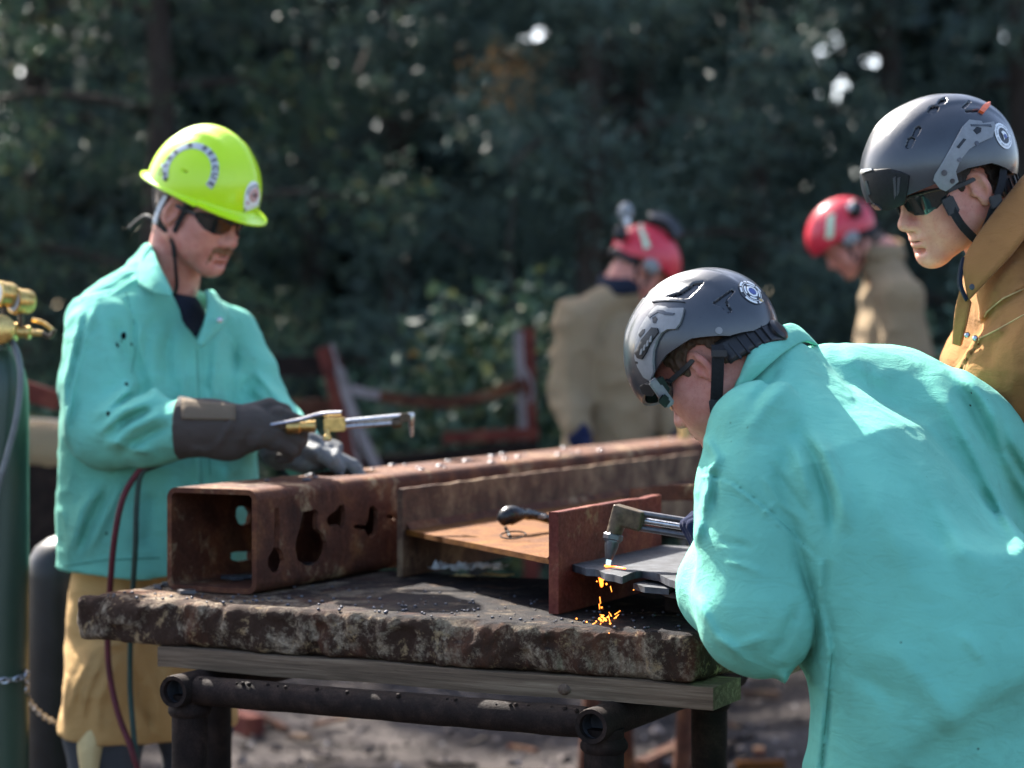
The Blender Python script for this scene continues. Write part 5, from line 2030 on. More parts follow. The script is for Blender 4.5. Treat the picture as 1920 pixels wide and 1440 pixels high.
    sdf_obj('shirt', folds(sh, [([(350, 600), (366, 640)], 5, .004), ([(370, 575), (368, 640)], 5, -.004)], 6), *bounds([hem + ZX * .28, hem + ZX * .66], .24), .008, 'navy_shirt', p)
    # chaps over jeans
    L = legs_sdf(hip, kL, kR, aL, aR, .095, fB, (.104, .100, .08, .075))
    flap = ell(at(184, 1292, 5.25), (.076, .06, .13))
    ch = U([L, flap, ell(at(285, 1260, 5.37), (.12, .085, .20)), rc(at(200, 1120, 5.33), at(186, 1230, 5.30), .075, .07)], .03)
    ch = folds(ch, [(q[0], q[1], q[2] * 1.15) for q in [([(200, 1215), (160, 1300), (150, 1380)], 7, .010), ([(180, 1215), (142, 1290), (130, 1350)], 7, .010), ([(225, 1225), (186, 1310), (180, 1390)], 8, .009), ([(170, 1215), (240, 1208)], 6, .008),
                    ([(245, 1230), (262, 1320), (300, 1380)], 9, -.010), ([(300, 1240), (330, 1330)], 10, .006), ([(250, 1080), (240, 1200)], 8, -.006), ([(190, 1100), (185, 1200)], 8, .006), ([(330, 1220), (345, 1300), (335, 1385)], 9, -.008), ([(275, 1250), (300, 1330), (290, 1390)], 9, .008)]], 5.6)
    zc = at(0, 1388, 5.3).z
    def cf(P):
        d = ch(P) - .008 * crumple(P * np.array([1, 1, .6]), 9, 3) - .005 * crumple(P, 21, 4)
        d = np.maximum(d, zc + .02 * vnoise(P * np.array([1, 1, 0]), 6, 3) - P[:, 2])
        return np.maximum(d, P[:, 2] - 1.0)
    sdf_obj('chaps', cf, *bounds([hip + ZX * .05, kL - ZX * .05, kR - ZX * .05], .2), .007, 'chaps_leather', p)
    loft('chaps_strap', [[at(150, 1360, 5.23), at(146, 1400, 5.22), at(152, 1445, 5.22), at(160, 1490, 5.23)], [at(172, 1366, 5.20), at(170, 1405, 5.19), at(174, 1445, 5.20), at(180, 1490, 5.21)], [at(196, 1368, 5.22), at(190, 1405, 5.22), at(184, 1445, 5.23), at(192, 1490, 5.23)]], 'chaps_sunlit', p, .005, 2)
    J = legs_sdf(hip, kL, kR, aL, aR, .095, fB, (.095, .092, .075, .072))
    sdf_obj('jeans', CUT(lambda P: J(P) - .004 * vnoise(P, 12, 6), plane((0, 0, .62), (0, 0, 1))), *bounds([kL, kR, aL, aR, kL + ZX * .1], .16), .010, 'denim_grey', p)
    boots(p, aL, aR, fB)
    # right glove: gauntlet cuff and hand round the torch
    g0 = at(336, 802, 5.02)
    g1 = at(440, 802, 5.00)
    hd = hand_sdf(g1 + Vector((.0, 0, 0)), (1, -.02, -.02), (0, .8, -.6), (0, .35, .94), (38, 58, 40), 1.12, 0, (.45, .6), 1.35)
    cu = U([rc(g0, g0.lerp(g1, .6), .072, .058), rc(g0.lerp(g1, .6), g1 + Vector((.03, 0, 0)), .058, .048), ell(at(432, 838, 5.0), (.04, .035, .03))], .03)
    gf = folds(U([cu, hd], .012), [([(400, 850), (430, 800), (440, 768)], 7, .006), ([(455, 850), (470, 800)], 7, -.005), ([(480, 845), (492, 800)], 6, .005), ([(350, 840), (400, 850)], 7, .006)], 6)
    gf = CUT(gf, plane(g0, (-1, .1, 0)))
    gf = SUB(gf, rc(g0 - Vector((.02, 0, 0)), g0 + Vector((.05, 0, 0)), .064, .058), .003)
    gl = sdf_obj('gauntlet', gf, *bounds([g0, g1, at(570, 800, 5.0)], .1), .0042, 'black_glove', p)
    rows = []
    for fr in (.04, .35, .7, 1.0):
        rows.append([q for q in sdf_hit(gf, [(x, 746 + (x - 338) * .12 + fr * (40 - (x - 338) * .1)) for x in (340, 365, 390, 415, 442)], 4.7, 5.2, .002)])
    if all(len(r_) == 5 for r_ in rows):
        loft('cuff_trim', rows, 'glove_cuff', gl, .004, 1)
    # left glove below the torch
    g2 = at(548, 842, 5.20)
    hd2 = U([hand_sdf(g2, (.98, -.12, -.22), (.05, .25, -1), (.1, -.95, .2), (18, 42, 35), 1.1, .05, (.7, .35), 1.35), rc(g2 - Vector((.03, -.02, -.0)), g2 + Vector((.02, 0, 0)), .05, .042)], .015)
    hd2 = folds(hd2, [([(575, 830), (600, 860)], 6, .005), ([(610, 815), (600, 870)], 5, -.005), ([(640, 825), (622, 875)], 5, .005)], 6)
    sdf_obj('glove', hd2, *bounds([g2, g2 + Vector((.24, -.02, -.06))], .1), .0042, 'silver_glove', p)
    return H

def build_lime_torch():
    Y = 4.985
    t = empty('cutting_torch', at(600, 800, Y), 'brass and steel cutting torch with red and green hoses held by the lime-helmeted man', 'torch')
    MB().tube([at(470, 804, Y + .01), at(530, 801, Y), at(588, 799, Y)], [.010, .0105, .0095], 12).build('handle', 'brass_dull', t)
    MB().lathe(at(536, 801, Y), (1, 0, .03), [(.011, 0), (.015, .003), (.015, .03), (.011, .034), (.011, .045), (.0135, .048), (.0135, .066)], 12).build('collar_nut', 'brass', t)
    MB().box(at(628, 796, Y), (.024, .012, .015), ((1, 0, .04), (0, 1, 0), (-.04, 0, 1)), .003).build('mixer_block', 'brass', t)
    MB().lathe(at(614, 806, Y - .01), (0, -.3, -1), [(.006, 0), (.006, .012), (.009, .014), (.009, .024)], 10).build('valve_knob', 'brass', t)
    MB().tube([at(648, 790, Y), at(762, 779, Y)], .0056, 10).build('upper_tube', 'steel_bright', t)
    MB().tube([at(648, 800, Y), at(742, 793, Y)], .0050, 10).build('lower_tube', 'steel_bright', t)
    MB().tube(smooth_path([at(508, 797, Y - .012), at(560, 788, Y - .012), at(600, 777, Y - .012), at(640, 774, Y - .012)], 5), .0048, 8).build('lever', 'steel_bright', t)
    MB().lathe(at(735, 795, Y), (1, 0, .07), [(.008, 0), (.010, .003), (.010, .018), (.007, .022)], 10).build('tube_nut', 'brass_dull', t)
    MB().box(at(761, 783, Y), (.014, .009, .010), ((1, 0, .06), (0, 1, 0), (-.06, 0, 1)), .003).build('torch_head', 'brass_dull', t)
    MB().lathe(at(770, 774, Y), (.05, 0, -1), [(.0075, 0), (.0085, .004), (.0085, .018), (.0065, .022), (.0055, .045), (.0035, .054)], 12).build('tip', 'steel_bright', t)
    q = 5.06
    red = smooth_path([at(472, 806, Y + .01), at(420, 816, 4.98), at(340, 846, 5.03), at(285, 868, 5.05), at(262, 882, q), at(232, 930, q), at(216, 1000, q), at(208, 1080, q + .02), at(202, 1180, q + .06), at(205, 1260, q + .06), at(222, 1340, q + .03), at(248, 1410, q), at(262, 1480, q), at(250, 1640, q - .05), at(120, 1720, q + .2)], 6)
    grn = smooth_path([at(472, 810, Y + .015), at(420, 826, 4.99), at(340, 856, 5.04), at(290, 874, 5.06), at(264, 892, q), at(256, 950, q), at(254, 1020, q), at(250, 1090, q + .02), at(245, 1190, q + .05), at(244, 1290, q + .05), at(250, 1370, q + .02), at(256, 1450, q), at(250, 1640, q - .03), at(140, 1730, q + .2)], 6)
    MB().tube(red, .0072, 10).build('hose', 'hose_red', t)
    MB().tube(grn, .0066, 10).build('hose', 'hose_green', t)

# ------------------------------------------------------------------ charcoal rescue helmets
RIM_T = interp_rim([(0, .024), (38, .022), (60, .026), (84, .032), (104, .024), (128, -.010), (150, -.022), (180, -.020)])
def rescue_dome(H):
    def bf(L):
        x, y, z = L[..., 0], L[..., 1], L[..., 2]
        t = np.clip(z / .05, 0, 1)
        rid = .0035 * (1 / (1 + np.exp(-(np.abs(x) - .034) / .0022))) - .0028 * (1 / (1 + np.exp(-(np.abs(x) - .068) / .0022)))
        return rid * t * np.clip((.10 - y) / .03, 0, 1)
    return Dome(H, (0, -.002, .038), (.115, .141, .124), RIM_T, bf)

def rear_dial(o, H):
    """cradle behind the head and its fit dial"""
    rows = []
    for z in (-.012, -.034, -.056):
        rows.append([H.w1(.088 * math.sin(a), -.010 + .113 * math.cos(a), z + .012 * abs(math.sin(a))) for a in np.linspace(math.radians(112), math.radians(248), 14)])
    loft('cradle', rows, 'black_plastic', o, .004, 1)
    for s in (-1, 1):
        for k in range(5):
            a = math.radians(180 + s * (22 + 9 * k))
            MB().box(H.w1(.090 * math.sin(a), -.010 + .115 * math.cos(a), -.033), (.0022, .003, .018), (tuple(H.d(math.cos(a), -math.sin(a), 0)), tuple(H.d(math.sin(a), math.cos(a), 0)), tuple(H.d(0, 0, 1))), .0008).build('cradle_rib', 'black_plastic', o)
    MB().lathe(H.w1(0, -.120, -.034), H.d(0, -1, 0), [(.022, 0), (.022, .008), (.019, .011), (.010, .012)], 24).build('fit_dial', 'black_plastic', o)

def build_bending_worker():
    F = Vector((-.86, .51, 0)).normalized()
    lat = Vector((F.y, -F.x, 0))
    p = person((.72, 3.80, 0), 'man bending over the slab in a teal welding jacket and charcoal rescue helmet')
    H = Head(at(1318, 684, 3.90), -1, (-.86, .51), 41, 1.06)
    neck = at(1425, 690, 3.99)
    hip = Vector((.73, 3.82, .88))
    up = (neck - hip).normalized()
    lat = (lat - up * lat.dot(up)).normalized()
    fw = up.cross(lat)
    Ls, Le, Lw = at(1432, 822, 3.83), at(1428, 1150, 3.71), at(1342, 1062, 4.00)
    Rs, Re, Rw = at(1668, 768, 4.20), at(1890, 955, 4.20), at(1800, 1100, 4.45)
    kL, kR = Vector((.66, 3.74, .48)), Vector((.82, 4.0, .48))
    aL, aR = Vector((.70, 3.72, .1)), Vector((.92, 4.02, .1))
    chest = neck.lerp(hip, .42)
    tr = trunk(neck, chest, hip, [(Ls, Le, Lw), (Rs, Re, Rw)], [(hip - lat * .09, kL, aL), (hip + lat * .09, kR, aR)])
    build_head(p, H, neck, .060, 'skin_ruddy', 'hair_brown', hair_std, tr, h=.0022, nose=.985)
    # helmet
    D = rescue_dome(H)
    z7 = lambda x, y: (980 + x * 520 / 1440.0, 340 + y * 520 / 1440.0)
    vents = [[z7(*q) for q in v] for v in (
        [(745, 597), (815, 577), (888, 528), (938, 524), (895, 572), (857, 606)],
        [(988, 632), (1045, 590), (1094, 556), (1101, 570), (1056, 616), (1086, 672), (1070, 682), (1030, 648)],
        [(622, 602), (640, 574), (654, 560), (650, 580), (634, 602)], [(668, 548), (690, 524), (706, 510), (702, 526), (684, 548)])]
    o = D.shell(p, 'rescue_helmet', 'charcoal_shell', 300, 130, .006, vents)
    # recess lip beside the big vent
    D.patch(o, 'vent_lip', 'charcoal_shell', [z7(*q) for q in [(676, 632), (690, 617), (760, 612), (836, 622), (846, 632), (760, 626)]], .0035, .005)
    rail = [(600, 870), (606, 820), (622, 770), (650, 722), (690, 672), (712, 655), (756, 660), (762, 668), (842, 666), (836, 700), (822, 742), (800, 770), (760, 772), (730, 790), (706, 830), (690, 880), (686, 930), (690, 985), (672, 1030), (640, 1010), (612, 960), (598, 915)]
    rl = D.patch(o, 'side_rail', 'grey_plastic', [z7(*q) for q in rail], .0065, .006, step=5)
    for hole in ([(688, 716), (704, 708), (714, 722), (706, 744), (692, 742)], [(620, 800), (640, 774), (652, 772), (648, 792), (628, 814)], [(604, 930), (616, 934), (614, 944), (602, 940)]):
        D.patch(rl, 'rail_hole', 'black_plastic', [z7(*q) for q in hole], .0072, .002)
    sw = D.patch(rl, 'rail_switch', 'black_plastic', [z7(*q) for q in [(608, 890), (640, 826), (690, 766), (716, 768), (722, 790), (690, 830), (660, 890), (640, 920), (620, 914)]], .0105, .005)
    for k in range(4):
        cx, cy = 636 + k * 15, 872 - k * 20
        D.patch(sw, 'switch_rib', 'grey_plastic', [z7(cx, cy + 26), z7(cx + 6, cy), z7(cx + 14, cy - 6), z7(cx + 9, cy + 24)], .0125, .003)
    D.patch(rl, 'rail_groove', 'charcoal_shell', [z7(*q) for q in [(664, 706), (716, 678), (744, 680), (760, 690), (800, 694), (792, 704), (750, 702), (716, 690), (676, 716)]], .0078, .0022)
    D.decal(o, 'bolt', 'grey_plastic', D.hit(*z7(1018, 776)), (0, 0, 1), [disc(.0058, 16)], .003, .004)
    # emblem
    c, up2 = D.hit(*z7(1190, 574)), D.hit(*z7(1165, 520)) - D.hit(*z7(1190, 574))
    D.decal(o, 'emblem_ground', 'dark_print', c, up2, [disc(.0255, 36)], .0012, .0005, .008)
    D.decal(o, 'emblem_letters', 'white_print', c, up2, [ring(.0205, .0240, a, a + b, 9) for a, b in ((20, 30), (58, 40), (104, 16), (128, 36), (172, 24), (222, 60), (296, 34))] + [ring(.0182, .0190)], .0022, .0005)
    D.decal(o, 'emblem_badge', 'white_print', c, up2, [ring(.0080, .0115, 0, 360, 9), ring(.0132, .0160, 60, 120, 8), ring(.0132, .0160, 150, 210, 8), ring(.0132, .0160, 240, 290, 8), ring(.0132, .0160, 330, 385, 8)], .0022, .0005)
    D.decal(o, 'emblem_centre', 'blue_print', c, up2, [disc(.0062, 18, sx=1.2)], .0022, .0005)
    D.decal(o, 'emblem_star', 'gold_print', c, up2, [([(.013, -.019), (.016, -.016), (.021, -.0155), (.0175, -.013), (.0185, -.009), (.0145, -.0125), (.010, -.012), (.0125, -.015)], [])], .0026, .0005)
    # front shroud and visor clips below the brow
    D.patch(o, 'brow_bracket', 'black_plastic', [z7(*q) for q in [(628, 1052), (650, 1040), (676, 1046), (700, 1075), (690, 1100), (664, 1098), (640, 1086)]], .009, .008)
    for a, b, m in (((672, 1030), (770, 1165), 'grey_plastic'), ((700, 1020), (745, 1100), 'black_plastic'), ((714, 1120), (760, 1160), 'black_plastic')):
        P1, P2 = at(*z7(*a), 3.90), at(*z7(*b), 3.92)
        MB().box(P1.lerp(P2, .5), ((P2 - P1).length / 2, .010, .009), ((P2 - P1), (0, 1, 0), (P2 - P1).cross(Vector((0, 1, 0)))), .003).build('visor_clip', m, o)
    rear_dial(o, H)
    sunglasses(p, H)
    yq = 3.845
    sp = [z7(1012, 850), z7(1014, 905), z7(1012, 1000), z7(1008, 1090), z7(1006, 1150)]
    ribbon('chin_strap', [at(*sp[0], 3.86), at(*sp[1], 3.853), at(*sp[2], 3.862), at(*sp[3], 3.875), at(*sp[4], 3.885)], [(-.1, -1, 0)] * 5, .0215, .003, 'black_strap', p)
    MB().box(at(*z7(1008, 1180), 3.884), (.0125, .005, .017), ((1, 0, .1), (0, 1, 0), (-.1, 0, 1)), .002).build('buckle', 'black_plastic', p)
    MB().box(at(*z7(1020, 895), 3.848), (.0135, .004, .006), None, .0015).build('strap_slide', 'black_plastic', p)
    # jacket
    T = torso_sdf(hip, lat, fw, up, [(-.10, .265, .185, 0), (.08, .28, .185, -.005), (.24, .285, .178, -.012), (.36, .262, .158, -.016), (.46, .19, .115, -.01), (.55, .105, .078, .0), (.60, .07, .06, .0)])
    skirt = torso_sdf(Vector((hip.x - .012, hip.y + .01, .56)), Vector((F.y, -F.x, 0)), F, ZX, [(0, .262, .215, 0), (.2, .262, .21, 0), (.36, .25, .195, -.01), (.5, .2, .15, -.02)])
    yoke = U([rc(Ls + Vector((.03, .03, .0)), neck - up * .03, .085, .075), rc(Rs, neck - up * .05, .085, .075)], .04)
    armL = chain([Ls, Ls.lerp(Le, .35) + Vector((-.008, 0, 0)), Ls.lerp(Le, .7) + Vector((.004, 0, 0)), Le, Le.lerp(Lw, .6) + Vector((-.012, 0, -.005)), Lw], [.100, .103, .106, .100, .082, .060], .03)
    armR = chain([Rs, Re, Rw], [.096, .09, .06], .03)
    core = U([U([U([T, skirt], .09), yoke, ell(at(1575, 735, 4.10), (.12, .10, .082)), ell(at(1740, 858, 4.10), (.185, .14, .160))], .06), armR], .11)
    armL = CUT(armL, plane(Lw, Lw - Le.lerp(Lw, .6)))
    torso_b = core
    def core(P):
        a, b = torso_b(P), armL(P)
        _, py = proj(P)
        wt = .35 + .65 / (1 + np.exp(-(py - 1000) / 30))
        return smin(a, b, .008) + .014 * wt * np.exp(-((a - b) / .011) ** 2) * np.exp(-(np.minimum(a, b) / .03) ** 2)
    wrk = [
        ([(1486, 792), (1530, 860), (1556, 940), (1562, 1030)], 10, -.010), ([(1500, 790), (1548, 850), (1580, 930), (1590, 1010)], 16, .012), ([(1470, 800), (1505, 880), (1520, 950)], 12, .007),
        ([(1320, 890), (1370, 905), (1430, 950), (1490, 1005), (1525, 1040)], 3.2, .0045, 's'),
        ([(1318, 810), (1345, 860), (1320, 900)], 8, .006), ([(1335, 880), (1316, 960), (1300, 1040)], 9, .008), ([(1306, 920), (1318, 990)], 6, -.006), ([(1345, 870), (1335, 960)], 7, -.005),
        ([(1420, 880), (1470, 950), (1515, 985)], 6, .004), ([(1430, 850), (1490, 930), (1530, 990)], 5, -.004), ([(1425, 970), (1460, 940)], 4, .003), ([(1350, 1050), (1400, 1062), (1440, 1080)], 5, .0035),
        ([(1340, 1010), (1420, 1030)], 6, -.003), ([(1290, 1090), (1340, 1190), (1420, 1255)], 8, .006), ([(1500, 1120), (1470, 1200), (1440, 1245)], 10, -.006), ([(1450, 1190), (1380, 1215), (1330, 1190)], 10, .004),
        ([(1545, 1060), (1540, 1130), (1560, 1220), (1550, 1330), (1538, 1440)], 6, .006, 's'), ([(1500, 1230), (1512, 1330), (1500, 1440)], 12, -.012), ([(1470, 1250), (1476, 1350)], 12, .008),
        # back panel: long soft diagonals
        ([(1590, 720), (1700, 870), (1790, 1000), (1880, 1130)], 26, .006), ([(1650, 780), (1740, 960), (1800, 1120)], 22, -.005), ([(1600, 850), (1680, 1010), (1740, 1160)], 26, .005),
        ([(1760, 680), (1820, 760), (1880, 880), (1960, 1040)], 17, -.014), ([(1780, 670), (1850, 755), (1910, 870)], 14, .009), ([(1735, 690), (1800, 795), (1865, 920), (1950, 1080)], 16, .010),
        ([(1868, 770), (1890, 840), (1940, 930)], 10, -.010), ([(1640, 1180), (1740, 1290), (1820, 1400)], 24, .006), ([(1600, 1250), (1700, 1330)], 18, -.005), ([(1800, 1180), (1850, 1250)], 10, .004),
        ([(1570, 650), (1640, 700), (1690, 720)], 18, .005), ([(1530, 660), (1600, 740)], 5, .003, 's'), ([(1500, 690), (1440, 760), (1390, 830)], 14, .005), ([(1470, 680), (1400, 770)], 9, -.005)]
    jf0 = folds(core, [(q[0], q[1], q[2] * (1.0 if len(q) > 3 else 1.7)) + tuple(q[3:]) for q in wrk], 4.12)
    hz = .60
    def jf(P):
        d = jf0(P) - .0024 * crumple(P @ np.array([[1, 0, .5], [0, 1, 0], [-.4, 0, .7]]), 7, 12) - .0012 * crumple(P @ np.array([[1, 0, .5], [0, 1, 0], [-.5, 0, 1]]), 18, 15) - .0008 * vnoise(P, 48, 3)
        d = np.maximum(d, hz - P[:, 2])
        return np.maximum(d, -np.maximum(d + .012, P[:, 2] - hz - .05))
    lo, hi = bounds([Ls, Le, Lw, Rs, Re, Rw, neck, hip], .14)
    lo[2] = hz - .03
    lo -= np.array([.06, .1, 0])
    hi += np.array([.2, .1, .0])
    jk = sdf_obj('welding_jacket', jf, lo, hi, .0052, 'teal_cloth', p)
    for ln in ([(1318, 888), (1370, 903), (1430, 948), (1490, 1003), (1527, 1040)], [(1560, 1225), (1550, 1330), (1540, 1440)]):
        seam(jf, ln, 3.3, 4.3, .0009, 'seam_teal', jk)
    z5 = lambda x, y: (1140 + x * 780 / 1920.0, 440 + y * 780 / 1920.0)
    Yc = 3.93
    loft('collar', [[at(*z5(612, 668), 3.875), at(*z5(650, 560), 3.87), at(*z5(720, 470), 3.90), at(*z5(835, 414), 3.99), at(*z5(900, 446), 4.09)],
                    [at(*z5(596, 700), 3.86), at(*z5(670, 600), 3.845), at(*z5(760, 520), 3.875), at(*z5(880, 452), 3.98), at(*z5(940, 486), 4.08)],
                    [at(*z5(600, 730), 3.862), at(*z5(710, 630), 3.848), at(*z5(810, 545), 3.89), at(*z5(915, 492), 3.99), at(*z5(970, 520), 4.07)]], 'teal_cloth', jk, .006, 2)
    # jeans, boots
    J = legs_sdf(hip, kL, kR, aL, aR, .10, F, (.115, .1, .08, .075))
    sdf_obj('jeans', CUT(lambda P: J(P) - .004 * vnoise(P, 12, 6), plane((0, 0, .80), (0, 0, 1))), *bounds([hip, kL, kR, aL, aR], .18), .011, 'denim_grey', p)
    boots(p, aL, aR, F)
    # gloved hand round the torch handle
    wv = at(1392, 1036, 4.09)
    hf = U([hand_sdf(wv, (-.85, .35, .10), (-.05, .25, .95), (.15, .9, -.3), (62, 75, 50), .92, 0, (.3, .5), 1.2), rc(Lw, wv, .043, .034)], .015)
    sdf_obj('glove', hf, *bounds([wv, Lw, wv + Vector((-.08, .06, .06))], .085), .004, 'navy_glove', p)
    return H, D

def build_near_torch():
    t = empty('cutting_torch', atz(1140, 1062, 1.006), 'brass-headed cutting torch pointing down at the beam, held by the bending man', 'torch')
    Y = 4.235
    tip0 = atz(1139, 1061, .996)
    tipv = at(1150, 1000, 4.235)
    ax = (tip0 - tipv).normalized()
    # angled head: one bent body
    a, b, c = at(1150, 1004, Y), at(1163, 966, Y), at(1194, 975, Y - .015)
    ux_ = np.array(tuple((c - b).normalized()))
    uz_ = np.array([0, 0, 1.0]) - ux_ * ux_[2]
    uz_ /= np.linalg.norm(uz_)
    ub = np.array([ux_, np.cross(uz_, ux_), uz_]).T
    bc, bl = A3(b.lerp(c, .5)), (c - b).length / 2 + .010
    def blk(P):
        q = np.abs((P - bc) @ ub) - np.array([bl, .010, .0150])
        return np.sqrt((np.maximum(q, 0) ** 2).sum(1)) + np.minimum(q.max(1), 0) - .004
    hd = U([chain([A3(a), A3(b)], [.0150, .0165], .004), blk], .005)
    sdf_obj('torch_head', hd, *bounds([a, b, c], .035), .0018, 'brass_dull', t)
    MB().lathe(a + ax * -.001, ax, [(.0145, -.004), (.0190, 0), (.0190, .0085), (.016, .010), (.016, .013)], 6).build('tip_nut', 'steel_dark', t)
    L = (tip0 - a).length
    MB().lathe(a, ax, [(.0135, .010), (.0130, .02), (.0085, L - .017), (.0065, L - .012)], 18).build('tip', 'steel_dark', t)
    MB().lathe(a, ax, [(.0050, L - .013), (.0045, L - .002)], 12).build('tip_end', 'flame_blue', t)
    h = at(1312, 994, Y - .055)
    d = (h - c).normalized()
    sidev = d.cross(ZX).normalized()
    upv = sidev.cross(d).normalized()
    for k, (s, u) in enumerate(((.0, .0135), (-.008, .0), (.0, -.0140))):
        MB().tube([c + sidev * s + upv * u, h + sidev * s + upv * u], .0060, 12).build('gas_tube', 'steel_dark' if k != 1 else 'steel_bright', t)
    MB().box(at(1308, 992, Y - .055), (.016, .016, .0215), (tuple(d), tuple(sidev), tuple(upv)), .003).build('handle_block', 'brass_dull', t)
    MB().tube([h, h + d * .16], [.013, .012], 14).build('handle', 'brass_dull', t)
    # the cut: bright spot, glowing edge
    k = MB()
    k.ball(tip0 + Vector((0, 0, .000)), .0042, 8, (1.6, 1.2, .6))
    o = k.build('molten_spot', 'glow_yellow')
    tag(o, 'white-hot spot where the flame meets the steel', 'molten metal')
    q = [atz(x, y, .9928) for x, y in ((1136, 1063), (1148, 1062), (1160, 1063.5), (1172, 1066))]
    o = loft('glowing_kerf', [[v + VX * .004 for v in q], [v - VX * .002 for v in q]], 'glow_orange', None, .0014, 1)
    tag(o, 'orange glowing cut line beside the torch tip', 'molten metal')
    m = MB()
    r = random.Random(2)
    for x, y, s in ((1126, 1088, 4.2), (1128, 1094, 5.0), (1131, 1083, 4), (1124, 1082, 3)):
        m.ball(at(x, y, 4.24), s * .0009, 6, (.8, .8, 1.7))
    o = m.build('molten_drip', 'glow_orange')
    tag(o, 'orange molten drops falling below the cut edge', 'molten metal', kind='stuff')
    m = MB()
    for x, y, s in ((1137, 1095, 3), (1119, 1090, 2), (1142, 1086, 2), (1188, 1106, 1.6), (1128, 1139, 3), (1118, 1127, 2.2), (1081, 1160, 2.6), (1100, 1166, 2.6), (1124, 1160, 4), (1129, 1156, 4.6), (1133, 1160, 4), (1140, 1157, 3), (1136, 1163, 3.5), (1144, 1169, 3.2), (1155, 1158, 2.2), (1118, 1165, 2.2), (1127, 1163, 4), (1142, 1187, 1.5)):
        z = .906
        P_ = atz(x, y, z) if y > 1120 else at(x, y, 4.22)
        m.ball(P_, s * .0006, 6)
    for k in range(3):
        q = at(r.gauss(1128, 7), r.uniform(1096, 1150), r.uniform(4.19, 4.24))
        m.tube([q, q + Vector((r.uniform(-.004, .004), 0, -r.uniform(.005, .013)))], [.0007, .0004], 5)
    for k in range(8):
        q = atz(r.gauss(1130, 15), r.uniform(1148, 1172), .906)
        e = Vector((r.uniform(-1, 1), r.uniform(-.6, .3), r.uniform(.1, .7))).normalized() * r.uniform(.004, .014)
        m.tube([q, q + e], [.0008, .0004], 5)
    o = m.build('sparks', 'glow_yellow')
    tag(o, 'bright orange sparks falling and bouncing on the slab under the torch', 'sparks', kind='stuff')

